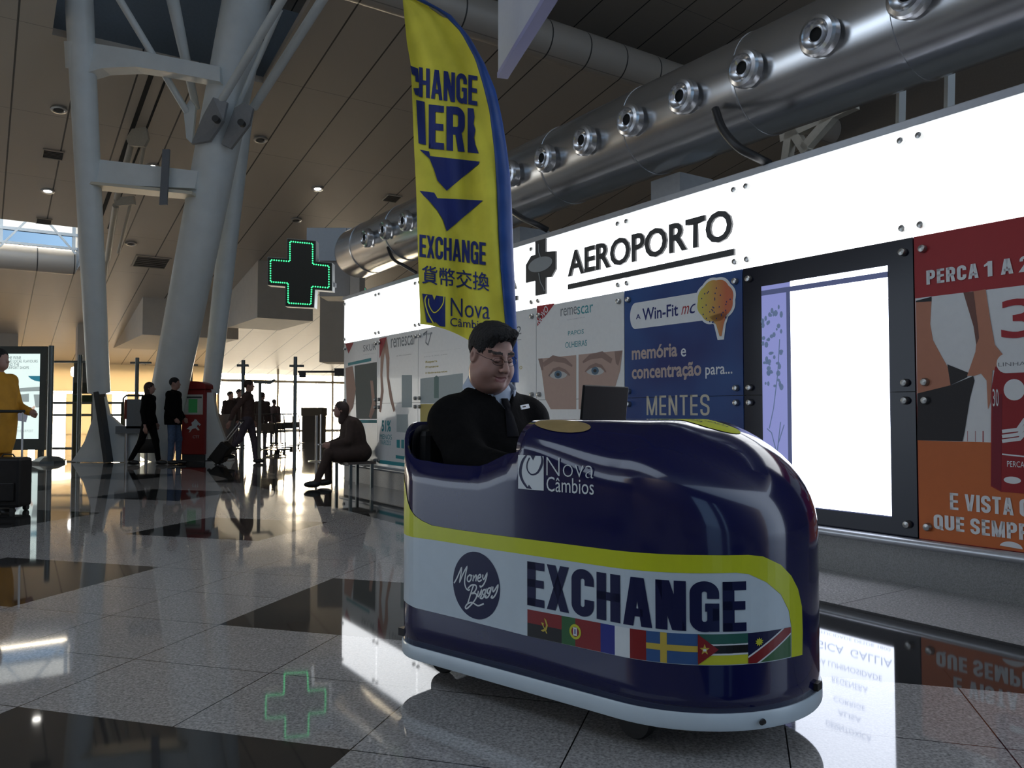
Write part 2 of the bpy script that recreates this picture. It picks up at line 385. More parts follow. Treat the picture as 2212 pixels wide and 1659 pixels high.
# ---- ceiling: long metal panels falling towards the far end
m = bpy.data.materials.new('ceiling_panels'); m.use_nodes = True; t = m.node_tree; B = t.nodes['Principled BSDF']; nx = NX(t)
tcn = t.nodes.new('ShaderNodeTexCoord'); sp = t.nodes.new('ShaderNodeSeparateXYZ'); t.links.new(tcn.outputs['Object'], sp.inputs[0])
jl = nx.m('MAXIMUM', nx.line(sp.outputs[0], 1.1, .5, .035), nx.m('MULTIPLY', nx.line(sp.outputs[1], 3.3, .9, .02), .45))
t.links.new(nx.mix(jl, (.50, .45, .39), (.05, .045, .04)), B.inputs['Base Color']); B.inputs['Roughness'].default_value = .42; B.inputs['Metallic'].default_value = .15
MATS['ceil'] = m
CT = .14
def slab(mb, s0, s1, v0, v1, dz=0.0):
    P = [(v_, s, cz(s) + dz + h) for h in (0, CT) for s, v_ in ((s0, v0), (s0, v1), (s1, v1), (s1, v0))]
    mb.add(P, [(0, 1, 2, 3), (7, 6, 5, 4), (0, 4, 5, 1), (1, 5, 6, 2), (2, 6, 7, 3), (3, 7, 4, 0)])
def lip(mb, s0, v0, v1, r, n=16, dz=0.0):    # rolled leading edge of a ceiling wing
    z0 = cz(s0) + dz; rs = []
    for vv in (v0, v1):
        rs.append([(vv, s0 - r * sin(a), z0 + r - r * cos(a)) for a in [pi * 1.0 * i / n for i in range(n + 1)]] + [(vv, s0 + .05, z0 + 2 * r), (vv, s0 + .05, z0 + .02)])
    mb.rings(rs)
CEILROT = atan2(VY, VX)
def ceil_obj(name, mb, sm=None):
    o = mb.build(name, MATS['ceil'], smooth=sm); o.rotation_euler = (0, 0, CEILROT); return struct(o)
# ceiling objects use local x = v (into the wall), local y = s (away)
N0, N1, NS = 1.07, 5.15, 17.6
c1 = MB()
slab(c1, 14.3, 27.1, -26, N0); slab(c1, 14.3, 27.1, N1, 22); slab(c1, NS, 27.1, N0, N1)
slab(c1, 27.1, 31.4, 2.75, 22); slab(c1, 31.4, 45.5, -26, 22)
ceil_obj('ceiling', c1)
l1 = MB(); lip(l1, 14.3, -26, N0, .46); lip(l1, 14.3, N1, 22, .46)
ceil_obj('ceiling', l1, 40)
l2 = MB(); lip(l2, 31.4, -26, 2.75, .42); ceil_obj('ceiling', l2, 40)
c2 = MB(); slab(c2, -16, -9, -26, 22, 2.3); slab(c2, 7, 18.5, -26, 22, 2.3); slab(c2, -9, 7, -26, -14, 2.3); slab(c2, -9, 7, -7.5, 22, 2.3); ceil_obj('ceiling', c2)  # upper ceiling; its gap is an unseen skylight added to light buggy and posters
wm = mat('painted_upstand', (.16, .18, .2), .6, noise=.06)
up = MB()
for s0, v0, v1, z1 in ((18.3, -26, 22, 2.35),): up.bx(v0, v1, s0, s0 + .12, cz(s0) + .1, cz(s0) + z1)
o = up.build('wall_front', wm); o.rotation_euler = (0, 0, CEILROT); struct(o)
# ---- rear wall of the hall, behind the viewer, with its tall windows
bw = MB(); bwm = mat('rear_wall', (.16, .15, .145), .7, noise=.05)
for x0, x1, z0, z1 in ((-30, 2.6, 0, 13), (2.6, 8.4, 8.5, 13), (6.2, 7.6, 0, 8.5), (8.4, 30, 0, 13)): bw.bx(x0, x1, -13.3, -13, z0, z1)
struct(bw.build('wall_back', bwm))
o = MB().bx(-25.8, -25.5, -26, 14, 0, 7.0).build('wall_left', bwm); o.rotation_euler = (0, 0, CEILROT); struct(o)
# ---- clerestory over the far-left gap in the ceiling
cl = thing('window_3', 'blue tinted clerestory strip above the far left ceiling', 'window'); cl['kind'] = 'structure'; cl.rotation_euler = (0, 0, CEILROT)
white = mat('white_steel', (.76, .80, .80), .38, noise=.04, nscale=3)
fr = MB(); fr.bx(-14, 2.75, 30.8, 30.95, 6.62, 6.70); fr.bx(-14, 2.75, 30.8, 30.95, 7.08, 7.18); fr.bx(-14, 2.75, 30.8, 30.95, 8.1, 8.2)
for k in range(8): fr.bx(2.6 - k * 2.1, 2.7 - k * 2.1, 30.82, 30.92, 6.6, 8.2)
for k in range(7): fr.bar((2.6 - k * 2.1, 29.6, cz(29.6) + .1), (1.5 - k * 2.1, 29.6, cz(29.6) + 1.4), .06, .06); fr.bar((.5 - k * 2.1, 29.6, cz(29.6) + .1), (1.5 - k * 2.1, 29.6, cz(29.6) + 1.4), .06, .06)
fr.build('frame', white, cl)
gl = bpy.data.materials.new('blue_glass'); gl.use_nodes = True; gl.node_tree.nodes.clear()
tn = gl.node_tree.nodes.new('ShaderNodeBsdfTransparent'); tn.inputs[0].default_value = (.115, .160, .225, 1); go = gl.node_tree.nodes.new('ShaderNodeOutputMaterial'); gl.node_tree.links.new(tn.outputs[0], go.inputs[0])
MB().bx(-14, 2.7, 30.86, 30.88, 6.7, 7.1).build('pane', gl, cl)
gl2 = gl.copy(); gl2.name = 'pale_glass'; [n for n in gl2.node_tree.nodes if n.type == 'BSDF_TRANSPARENT'][0].inputs[0].default_value = (.22, .24, .27, 1)
MB().bx(-14, 2.7, 30.86, 30.88, 7.16, 8.12).build('pane', gl2, cl)
wv = MB(); wv.bx(2.75, 2.87, 27.1, 31.4, cz(31.4) + .1, cz(27.1) + 2.5); o = wv.build('wall_left', wm); o.rotation_euler = (0, 0, CEILROT); struct(o)
# ---- side walls far out of the way, far glazed front
cream = mat('cream_wall', (.72, .62, .46), .7, noise=.05)
o = MB().bx(-8, -7.8, 14, 25, 0, 9.2).build('wall_left', cream); o.rotation_euler = (0, 0, CEILROT); struct(o)
o = MB().bx(21, 21.2, -16, 44.6, 0, 14.5).build('wall_right', mat('brown_wall', (.15, .13, .11), .7, noise=.05)); o.rotation_euler = (0, 0, CEILROT); struct(o)
bl = bpy.data.materials.new('cream_blind'); bl.use_nodes = True; t = bl.node_tree; t.nodes.clear()
d1 = t.nodes.new('ShaderNodeBsdfDiffuse'); d1.inputs[0].default_value = (.78, .70, .56, 1); d2 = t.nodes.new('ShaderNodeBsdfTranslucent'); d2.inputs[0].default_value = (.66, .57, .42, 1)
mx = t.nodes.new('ShaderNodeMixShader'); mx.inputs[0].default_value = .6; oo = t.nodes.new('ShaderNodeOutputMaterial')
t.links.new(d1.outputs[0], mx.inputs[1]); t.links.new(d2.outputs[0], mx.inputs[2]); t.links.new(mx.outputs[0], oo.inputs[0])
FS = 44.2
def fz(x, y): # photo pixel on the far front -> local v, z
    d = ray(x, y); k = FS / (d[0] * UX + d[1] * UY); return (d[0] * VX + d[1] * VY) * k, CAMZ + d[2] * k
far = MB(); vL = fz(470, 850)[0]
blinds = MB()
def fbx(mb, x0, x1, y0, y1, th=.1):
    v0, z1 = fz(x0, y0); v1, z0 = fz(x1, y1); mb.bx(v0, v1, FS, FS + th, max(z0, 0), z1)
blinds.bx(-8, vL, FS, FS + .04, 2.1, 3.6)
for x0, x1 in ((-400, 60), (78, 112), (143, 240), (275, 300), (330, 352), (368, 470)): fbx(blinds, x0, x1, 850, 990, .04)
o = blinds.build('wall_far', bl); o.rotation_euler = (0, 0, CEILROT); struct(o)
wn_ = thing('window_1', 'tall glazed front at the far end flooded with low sun', 'window'); wn_['kind'] = 'structure'; wn_.rotation_euler = (0, 0, CEILROT)
gm_ = mat('cream_mullion', (.55, .48, .36), .5, noise=.05)
fm = MB(); fm.bx(vL, 20.9, FS - .05, FS + .07, 2.72, 2.86); fm.bx(vL, 20.9, FS - .05, FS + .07, 0, .08)
for k in range(4): fm.bx(vL + k * 3.2, vL + k * 3.2 + .09, FS - .05, FS + .07, 0, 3.7)
fm.build('frame', gm_, wn_)
gp = bpy.data.materials.new('clear_glass'); gp.use_nodes = True; gp.node_tree.nodes.clear(); tn = gp.node_tree.nodes.new('ShaderNodeBsdfTransparent'); tn.inputs[0].default_value = (.93, .93, .91, 1); go = gp.node_tree.nodes.new('ShaderNodeOutputMaterial'); gp.node_tree.links.new(tn.outputs[0], go.inputs[0])
MB().bx(vL, 20.9, FS, FS + .02, .08, 3.6).build('pane', gp, wn_)
# ---- hanging bulkheads beneath the far ceiling
soff = mat('bulkhead_paint', (.50, .45, .38), .6, noise=.04, nscale=4)
def bulk(px0, px1, pyb, Y, depth, name='ceiling', zt=None):
    a = dep(px0, pyb, Y); b = dep(px1, pyb, Y); s0 = a.x * UX + a.y * UY; v0 = a.x * VX + a.y * VY; s1 = b.x * UX + b.y * UY; v1 = b.x * VX + b.y * VY
    sm = (s0 + s1) / 2; mb = MB(); mb.bx(v0, v1, sm, sm + depth, a.z, zt or cz(sm) + .05); o = mb.build(name, soff); o.rotation_euler = (0, 0, CEILROT); return struct(o)
bulk(296, 533, 728, 31.5, 9.0)
bulk(544, 690, 690, 28.5, 4.0)
bulk(-60, 40, 760, 33.0, 2.0)
bulk(165, 183, 848, 33.0, .8)
# ---- downlights and vents on the ceiling
steelm = mat('brushed_steel', (.55, .55, .54), .32, metal=.9, noise=.05)
lampm = mat('lit_lamp', (1, 1, 1), .5, emit=(1, .97, .9), es=14)
dkm = mat('dark_grille', (.05, .05, .05), .6, noise=.1)
TILT = Matrix.Rotation(CEILROT, 4, 'Z') @ Matrix.Rotation(-atan(CSL), 4, 'X')
def on_ceiling(name, label, cat, px, py, group=None):
    s, vv = cei(px, py); o = thing(name, label, cat, SV(s, vv, cz(s)), 0, group); o.rotation_euler = TILT.to_euler(); return o
for px, py, lit, lab in ((103, 411, 1, 'lit round downlight in the ceiling left of the white columns'), (330, 358, 1, 'lit round downlight seen between two white columns'), (686, 406, 1, 'lit round downlight above the green cross'),
                    (127, 235, 0, 'unlit round downlight at the upper left of the ceiling'), (563, 300, 0, 'unlit round downlight right of the leaning white column'), (640, 474, 0, 'small unlit downlight just above the green cross'),
                    (283, 525, 0, 'small unlit downlight low between the white columns')):
    o = on_ceiling('downlight', lab, 'downlight', px, py, 'ceiling downlights')
    MB().lathe([(.10, -.005), (.17, -.005), (.17, -.04), (.12, -.05), (.10, -.03), (.10, -.005)], 20, cap=False).build('rim', steelm, o, smooth=40)
    MB().lathe([(.001, -.045), (.06, -.04), (.098, -.02), (.098, .02), (.001, .02)], 20).build('lamp', lampm if lit else dkm, o)
for px, py, w, lab in ((115, 333, .42, 'square dark ceiling vent at upper left below a lamp'), (95, 477, .36, 'small dark ceiling vent above the blue window strip'), (327, 566, 1.0, 'large dark ceiling grille between the white columns'), (847, 428, .42, 'dark ceiling vent beside the yellow banner'), (415, 752, .7, 'low dark grille in the far bulkhead')):
    o = on_ceiling('ceiling_vent', lab, 'vent', px, py, 'ceiling vents')
    f = MB()
    for a, b, c_, d_ in ((-.56, .56, -.56, -.5), (-.56, .56, .5, .56), (-.56, -.5, -.5, .5), (.5, .56, -.5, .5)): f.bx(a * w, b * w, c_ * w, d_ * w, -.03, -.004)
    f.build('frame', soff, o); g2 = MB()
    for k in range(6): g2.bx(-.5 * w, .5 * w, (-.45 + k * .17) * w, (-.36 + k * .17) * w, -.02, -.005)
    g2.bx(-.5 * w, .5 * w, -.5 * w, .5 * w, -.006, -.003); g2.build('grille', dkm, o)
# ---- white steel tree columns
def D(px, py, Y): return dep(px, py, Y)
tcx = thing('tree_column', 'group of white steel masts branching up to the roof behind the travellers', 'column', flo(335, 1000))
base0 = Vector(tcx.location)
def tpart(name, mb, m=white, sm=None): 
    mb.xf(Matrix.Translation(-base0)); return mb.build(name, m, tcx, smooth=sm)
def mast(a, b, ra, rb, n=20): 
    return tpart('mast', MB().tube([a, a.lerp(b, .35), a.lerp(b, .7), b], [ra, ra * .65 + rb * .35, ra * .3 + rb * .7, rb], n), sm=50)
mast(D(214, 846, 17), D(168, -60, 14.8), .225, .25)
mast(D(338, 985, 17.6), D(545, -60, 15.2), .36, .45, 28)
mast(D(455, 848, 17.9), D(525, 230, 17.6), .19, .235)
# collars and cross beams between masts
b1 = MB().tube([D(176, 150, 15.31), D(173, 94, 15.17)], .275, 24); tpart('collar', b1, sm=50)
top = [D(198, 100, 15.3), D(300, 116, 15.3), D(482, 152, 15.3)]; bot = [D(482, 184, 15.3), D(380, 164, 15.3), D(300, 152, 15.3), D(230, 155, 15.3), D(200, 164, 15.3)]
def plate(pts, th, ydir=(0, 1, 0)):
    mb = MB(); n = len(pts); o = Vector(ydir) * th; mb.rings([[p - o / 2 for p in pts], [p + o / 2 for p in pts]]); return mb
tpart('beam', plate(top + bot, .34)); tpart('beam', plate([D(198, 347, 15.9), D(435, 375, 15.9), D(428, 412, 15.9), D(203, 402, 15.9)], .34))
tpart('flange', plate([D(205, 399, 15.9), D(425, 420, 15.9), D(425, 427, 15.9), D(205, 405, 15.9)], .5), mat('cream_flange', (.68, .64, .52), .4))
tpart('hanging_plate', plate([D(352, 323, 15.6), D(367, 323, 15.6), D(361, 443, 15.6), D(345, 443, 15.6)], .05), mat('grey_plate', (.16, .17, .19), .5))
def strut(a, b, w0, w1=None): tpart('strut', MB().tube([a, b], [w0, w1 or w0], 12), sm=50)
strut(D(404, 242, 16), D(250, -15, 14.5), .07); strut(D(424, 235, 16.4), D(370, -15, 15), .075, .125)
strut(D(466, 238, 15.4), D(618, -15, 13.5), .075); strut(D(548, 232, 15.6), D(706, -15, 13.8), .085)
strut(D(450, 375, 16.2), D(606, 20, 14.6), .05)
gus = mat('gusset_grey', (.30, .31, .32), .5, noise=.05)
tpart('gusset', plate([D(415, 312, 15.6), D(440, 252, 15.4), D(462, 212, 15.2), D(492, 222, 15.2), D(484, 262, 15.2), D(455, 305, 15.5)], .09), gus)
tpart('gusset', plate([D(480, 312, 15.6), D(508, 235, 15.3), D(530, 222, 15.2), D(548, 235, 15.2), D(540, 270, 15.3), D(500, 322, 15.6)], .09), gus)
tpart('gusset', plate([D(398, 240, 16.0), D(412, 216, 16.0), D(424, 232, 16.0), D(416, 312, 16.0), D(404, 300, 16.0)], .08), white)
for x, y in ((467, 258), (522, 266)):
    pn = D(x, y, 15.1); tpart('pin', MB().tube([pn + Vector((0, -.06, 0)), pn + Vector((0, .06, 0))], .065, 14), dkm)
# bases: flared fin plates below the two outer masts and a post down to the floor
fin = [D(203, 848, 17.05), D(226, 848, 17.05), D(236, 895, 17.05), D(262, 918, 17.05), D(300, 935, 17.05), D(300, 1001, 17.05), D(158, 997, 17.05), D(185, 955, 17.05), D(203, 905, 17.05)]
fin = [Vector((p.x, p.y, max(p.z, .012))) for p in fin]
tpart('base_fin', plate(fin, .12)); 
tpart('base_post', MB().bar((*D(214, 850, 16.9).xy, 1.5), (*D(236, 999, 16.9).xy, .01), .09, .3), mat('dark_edge', (.05, .055, .06), .5))
fin2 = [D(446, 848, 17.6), D(462, 848, 17.6), D(470, 900, 17.6), D(500, 985, 17.6), D(505, 996, 17.6), D(445, 996, 17.6)]
fin2 = [Vector((p.x, p.y, max(p.z, .012))) for p in fin2]
tpart('base_fin', plate(fin2, .12))
# ---- roof tie hanging under the ceiling slot
tie = thing('roof_tie', 'pale tie rods with pinned plates hanging under the ceiling slot', 'roof tie', D(300, 300, 19))
bt = Vector(tie.location)
def tp(name, mb, m_, sm=None): mb.xf(Matrix.Translation(-bt)); return mb.build(name, m_, tie, smooth=sm)
tiem = mat('tie_steel', (.52, .48, .40), .45, noise=.06)
tp('plate', plate([D(303, 255, 18.8), D(312, 252, 18.8), D(322, 300, 18.8), D(313, 318, 18.8), D(280, 315, 18.8), D(274, 300, 18.8)], .10), tiem)
tp('rod', MB().tube([D(308, 262, 18.8), D(345, 165, 18)], .09, 10), tiem, 50)
tp('rod', MB().tube([D(284, 310, 18.9), D(252, 430, 20)], .075, 10), tiem, 50); tp('rod', MB().tube([D(312, 312, 18.9), D(290, 420, 20)], .05, 10), tiem, 50)
tp('plate', plate([D(247, 428, 20), D(290, 424, 20), D(292, 442, 20), D(250, 446, 20)], .10), tiem)
tp('rod', MB().tube([D(250, 444, 20), D(232, 560, 22.5)], .08, 10), tiem, 50); tp('rod', MB().tube([D(283, 440, 20), D(256, 545, 22.5)], .045, 10), tiem, 50)
tp('rod', MB().tube([D(232, 545, 22.5), D(226, 600, 24)], .07, 10), tiem, 50)
slot = MB(); 
for sgn in (0,):
    a, b = cei(345, 160), cei(222, 492)
    for o0, o1 in ((-.20, -.10), (.12, .17)): slot.add([(v_, s, cz(s) - .012 + h) for h in (0, .01) for s, v_ in ((a[0], a[1] + o0), (a[0], a[1] + o1), (b[0], b[1] + o1), (b[0], b[1] + o0))], [(0, 1, 2, 3), (7, 6, 5, 4), (0, 4, 5, 1), (1, 5, 6, 2), (2, 6, 7, 3), (3, 7, 4, 0)])
o = slot.build('trim_3', mat('slot_dark', (.02, .02, .02), .8)); o.rotation_euler = (0, 0, CEILROT); struct(o)
# ================================================================ THE PHARMACY KIOSK (wall frame: x right, y into the wall)
JX = [-11.975, -10.68, -9.41, -8.075, -6.735, -5.373, -4.034, -2.699, -1.362]
ZB0, ZB1, ZP0 = 2.166, 2.847, .292
YF = 4.83                        # front plane of the panels
def wthing(name, label, cat, x, z, group=None, y=YF): return thing(name, label, cat, WP(x, y, z), WA, group)
def wobj(name, mb, m, kind=True, sm=None, bevel=0):
    o = mb.build(name, m, smooth=sm, bevel=bevel); o.rotation_euler = (0, 0, WA)
    return struct(o) if kind else o
granite = mat('grey_granite', (.22, .22, .215), .35, noise=.35, nscale=160)
alu = mat('satin_aluminium', (.50, .52, .55), .35, metal=.6, noise=.04)
wobj('wall_right', MB().bx(-11.95, -1.3, YF + .1, YF + 2.4, 0, 2.84), mat('kiosk_shell', (.35, .35, .34), .6, noise=.05))
wobj('baseboard_right', MB().bx(-11.97, -1.3, YF + .01, YF + .1, 0, .25), granite)
wobj('trim_1', MB().rings([[(x, YF - .035 + .04 * cos(a), .265 + .03 * sin(a)) for a in [2 * pi * i / 14 for i in range(14)]] for x in (-11.97, -1.3)]).bx(-11.97, -1.3, YF - .02, YF + .1, .245, .288), alu, sm=40)
wobj('trim_2', MB().bx(-11.99, -1.3, YF - .03, YF + .12, ZB1, ZB1 + .055), alu, bevel=.006)
boltm = mat('steel_bolt', (.35, .35, .34), .3, metal=.9, noise=.03)
def bolt(parent, x, z, y=-.0):
    MB().lathe([(.0005, -.036), (.020, -.032), (.025, -.02), (.025, 0.004), (.0005, .004)], 12, (x, y, z), 'Y').build('bolt', boltm, parent, smooth=50)
# lit band above the posters
litm = mat('lit_acrylic', (.9, .9, .9), .25, emit=(.96, .98, 1.0), es=2.5)
where = ['leftmost blank lit panel at the far end of the pharmacy band', 'blank lit panel second from the far end of the band', 'lit panel behind the upper left of the yellow banner', 'lit panel mostly hidden behind the yellow banner',
         'lit panel carrying the grey pharmacy cross', 'lit panel behind the end of the AEROPORTO lettering', 'blank lit panel directly above the bright digital screen', 'blank lit panel above the red and orange poster']
for i in range(8):
    x0, x1 = JX[i] + .004, JX[i + 1] - .004
    o = wthing('light_panel', where[i], 'light panel', (x0 + x1) / 2, ZB0, 'lit panels above the pharmacy posters'); h = (x1 - x0) / 2; H_ = ZB1 - ZB0 - .004
    MB().bx(-h, h, 0, .07, .003, H_).build('acrylic_front', litm, o)
    for bx_ in (-h + .055, h - .055):
        for bz in (.06, H_ - .06): bolt(o, bx_, bz)
# posters
def poster(i, label, m, rough_bolts=True):
    x0, x1 = JX[i] + .004, JX[i + 1] - .004
    o = wthing('poster_panel', label, 'poster', (x0 + x1) / 2, ZP0, 'posters along the pharmacy wall'); h = (x1 - x0) / 2; H_ = ZB0 - ZP0 - .004
    b = MB(); b.bx(-h, h, 0, .02, 0, 1.198 - ZP0 - .002); b.bx(-h, h, 0, .02, 1.198 - ZP0 + .002, H_); b.build('board', m, o)
    MB().bx(-h, h, .02, .09, 0, H_).build('backing_box', dkm, o)
    for bx_ in (-h + .06, h - .06):
        for bz in (1.143 - ZP0, 1.255 - ZP0, H_ - .085, .08): bolt(o, bx_, bz)
    o['x0'] = (x0 + x1) / 2; return o
def pa(o, name, m, art, off=.0015):
    x0 = o['x0']
    for q in art.words(): r_ = q.build(name, m, lambda a, b: (a - x0, -off, b - ZP0), o)
    return r_
def WQ(*pts): return [wal(a, b, YF) for a, b in pts]
def ink(n, c, r=.5): return mat('ink_' + n, c, max(r, .45), spec=.3, noise=.02)
PW = mat('poster_white', (.84, .85, .84), .3, coat=.3, noise=.02)
wht = ink('white', (.82, .84, .85)); gry = ink('grey', (.22, .24, .25)); teal = ink('teal', (.06, .33, .36)); skin_i = ink('skin', (.55, .34, .26)); red_i = ink('red', (.42, .03, .04)); navy_i = ink('navy', (.02, .03, .16)); dki = ink('dark', (.03, .032, .035)); pal = ink('pale', (.45, .52, .52)); ylw = ink('ochre', (.55, .45, .12)); lilac = ink('lilac', (.36, .36, .42))
# -- far left: legs poster
o = poster(0, 'narrow white poster with a red corner and a dark photo, at the far left end', PW)
pa(o, 'red_corner', red_i, Art().poly(WQ((746, 742), (764, 740), (753, 764))))
pa(o, 'dark_photo', ink('photo', (.10, .12, .11)), Art().poly(WQ((766, 790), (814, 782), (814, 905), (770, 905))))
pa(o, 'leg_picture', skin_i, Art().poly(WQ((747, 795), (762, 791), (769, 840), (763, 880), (750, 900))).poly(WQ((800, 822), (806, 822), (812, 880), (802, 905), (797, 900), (804, 870))), .003)
pa(o, 'teal_strip', teal, Art().poly(WQ((752, 784), (802, 773), (802, 780), (752, 790))))
pa(o, 'lettering', gry, Art().text('SKUR', *wal(786, 760), *wal(814, 741)).text('kompresse', *wal(787, 767), *wal(813, 762)))
pa(o, 'lower_strip', teal, Art().poly(WQ((770, 907), (814, 907), (814, 914), (772, 914))))
# -- legs and 51%
o = poster(1, 'white poster with a pair of slim legs and the figure 51%', PW)
pa(o, 'leg_picture', skin_i, Art().ribbon(WQ((832, 735), (826, 770), (824, 810), (826, 845), (821, 890)), [.13, .12, .07, .09, .06]).ribbon(WQ((832, 735), (838, 775), (838, 815), (845, 860), (852, 888)), [.13, .11, .07, .09, .06]))
pa(o, 'red_corner', red_i, Art().poly(WQ((820, 732), (836, 728), (820, 775))), .003)
pa(o, 'lettering', gry, Art().text('remescar', *wal(846, 752), *wal(900, 722)).text('um novo tratamento', *wal(858, 770), *wal(890, 764)))
pa(o, 'figure', teal, Art().text('51%', *wal(826, 932), *wal(846, 908), bold=.03).text('MENOS', *wal(822, 948), *wal(848, 939)).text('VARIZES', *wal(823, 960), *wal(846, 952)))
pa(o, 'text_block', pal, Art().poly(WQ((857, 895), (881, 895), (881, 935), (857, 933))).poly(WQ((868, 810), (890, 810), (890, 880), (868, 880))))
pa(o, 'product_row', teal, Art().poly(WQ((857, 950), (864, 950), (864, 968), (857, 967))).poly(WQ((867, 950), (873, 950), (873, 969), (867, 968))).poly(WQ((855, 983), (905, 990), (905, 998), (855, 990))))
pa(o, 'foot_strip', teal, Art().poly(WQ((818, 993), (905, 1004), (905, 1012), (818, 1001))))
# -- product text
o = poster(2, 'white poster with small text and a green tube, behind the seated man', PW)
pa(o, 'script_mark', gry, Art().ribbon(WQ((915, 722), (922, 716), (920, 740), (925, 745), (932, 718)), .02).text('laboratorio', *wal(916, 725), *wal(936, 716)))
pa(o, 'lettering', gry, Art().text('tratamento intensivo e rapido', *wal(918, 763), *wal(997, 752)).text('para a sua pele', *wal(918, 772), *wal(968, 764)))
pa(o, 'yellow_text', ylw, Art().text('Repara', *wal(921, 786), *wal(946, 777), bold=.02).text('Protege', *wal(921, 797), *wal(949, 788), bold=.02).text('Hidratante', *wal(921, 808), *wal(968, 800), bold=.02))
pa(o, 'tube_picture', ink('tube', (.16, .26, .24)), Art().poly(WQ((938, 815), (943, 811), (948, 815), (948, 860), (938, 860))))
pa(o, 'pale_panel', pal, Art().poly(WQ((908, 818), (1000, 806), (1000, 870), (908, 872))), .001)
pa(o, 'yellow_panel', ylw, Art().poly(WQ((908, 873), (960, 872), (960, 930), (908, 930))), .001)
# -- hidden behind the banner
o = poster(3, 'white poster mostly hidden behind the blue flag sleeve, showing a figure 2', PW)
pa(o, 'lettering', gry, Art().text('CM2', *wal(1085, 728), *wal(1128, 704)).text('_', *wal(1115, 736), *wal(1128, 733)))
pa(o, 'small_text', ylw, Art().text('0', *wal(1124, 798), *wal(1130, 790)))
# -- eyes
o = poster(4, 'white poster with two close-ups of blue eyes, behind the laptop', PW)
pa(o, 'red_corner', red_i, Art().poly(WQ((1160, 661), (1199, 655), (1161, 705))))
nv = Art().text('NOVO', -.11, -.038, .11, .038, bold=.015); ca = wal(1174, 681); d0 = Vector(wal(1187, 661)) - Vector(wal(1164, 698)); an = atan2(d0.y, d0.x)
nv.v = [(ca[0] + x * cos(an) - z * sin(an), ca[1] + x * sin(an) + z * cos(an)) for x, z in nv.v]
pa(o, 'corner_lettering', wht, nv, .003)
def W2(st, a, b, art, **k): return art.text(st, *wal(*a), *wal(*b), **k)
pa(o, 'lettering', gry, W2('reme', (1213, 684), (1248, 661), Art()))
pa(o, 'lettering', teal, W2('scar', (1249, 680), (1283, 657), Art()))
pa(o, 'small_lettering', lilac, W2('COSMÉTICA', (1228, 692), (1266, 684), Art()))
pa(o, 'headline', teal, W2('OLHEIRAS', (1223, 752), (1270, 734), W2('PAPOS', (1229, 725), (1263, 711), Art())))
fc = ink('face', (.50, .35, .29)); fs = ink('face_shade', (.30, .20, .17)); iris = ink('iris', (.10, .17, .24)); scl = ink('sclera', (.55, .55, .53))
pa(o, 'face_picture', fc, Art().poly(WQ((1163, 775), (1245, 767), (1245, 884), (1190, 884), (1178, 862), (1170, 800))).poly(WQ((1250, 766), (1345, 757), (1340, 800), (1325, 850), (1312, 883), (1250, 884))))
def eye(cx, cy, r, flip):
    a = Art().poly([wal(cx + r * 1.5 * cos(k / 16 * 2 * pi), cy + (r * .68 if sin(k / 16 * 2 * pi) < 0 else r * .75) * sin(k / 16 * 2 * pi)) for k in range(16)])
    pa(o, 'eye_white', scl, a, .004)
    pa(o, 'iris', iris, Art().poly([wal(cx + r * .62 * cos(k / 16 * 2 * pi), cy + r * .66 * sin(k / 16 * 2 * pi)) for k in range(16)]), .005)
    pa(o, 'pupil', dki, Art().poly([wal(cx + r * .28 * cos(k / 12 * 2 * pi), cy + r * .28 * sin(k / 12 * 2 * pi)) for k in range(12)]), .006)
    f = -1 if flip else 1
    pa(o, 'lash_line', fs, Art().ribbon(WQ((cx - f * r * 1.7, cy + 3), (cx - f * r * .9, cy - r * .75), (cx, cy - r), (cx + f * r, cy - r * .6), (cx + f * r * 1.8, cy + 2)), [.012, .03, .035, .03, .012]), .0055)
    pa(o, 'eyebrow', fs, Art().ribbon(WQ((cx - f * r * 2.6, cy - r * 1.6), (cx - f * r * 1.0, cy - r * 2.7), (cx + f * r * 1.0, cy - r * 2.3), (cx + f * r * 2.2, cy - r * 1.4)), [.05, .06, .05, .02]), .003)
eye(1208, 809, 13, False); eye(1288, 801, 13, True)
pa(o, 'hair_picture', fs, Art().poly(WQ((1163, 775), (1172, 774), (1174, 800), (1170, 800))), .003); pa(o, 'hair_picture', fs, Art().poly(WQ((1328, 759), (1345, 757), (1336, 790), (1331, 785))), .003)
# -- blue memory poster
BLUE = bpy.data.materials.new('blue_print'); BLUE.use_nodes = True; t = BLUE.node_tree; Bn = t.nodes['Principled BSDF']; Bn.inputs['Roughness'].default_value = .4; Bn.inputs['Specular IOR Level'].default_value = .3
co = t.nodes.new('ShaderNodeTexCoord'); ns = t.nodes.new('ShaderNodeTexNoise'); ns.inputs['Scale'].default_value = 1.2; t.links.new(co.outputs['Object'], ns.inputs['Vector'])
rp = t.nodes.new('ShaderNodeValToRGB'); rp.color_ramp.elements[0].color = (.015, .03, .16, 1); rp.color_ramp.elements[1].color = (.03, .10, .30, 1); rp.color_ramp.elements[0].position = .35; rp.color_ramp.elements[1].position = .7
t.links.new(ns.outputs['Fac'], rp.inputs[0]); t.links.new(rp.outputs[0], Bn.inputs['Base Color'])
o = poster(5, 'dark blue poster with an orange brain and the word MENTES', BLUE)
a0, b0 = wal(1366, 710); a1, b1 = wal(1556, 648); zc0, zc1 = wal(1366, 712)[1], wal(1372, 655)[1]
xl = wal(1363, 680)[0]; rr = (zc1 - zc0) / 2; zc = (zc0 + zc1) / 2
pa(o, 'white_pill', wht, Art().poly(arcp(xl + rr * .6, zc, rr * .6, rr, 90, 270, 14) + [(wal(1570, 700)[0], zc - rr), (wal(1570, 700)[0], zc + rr)]))
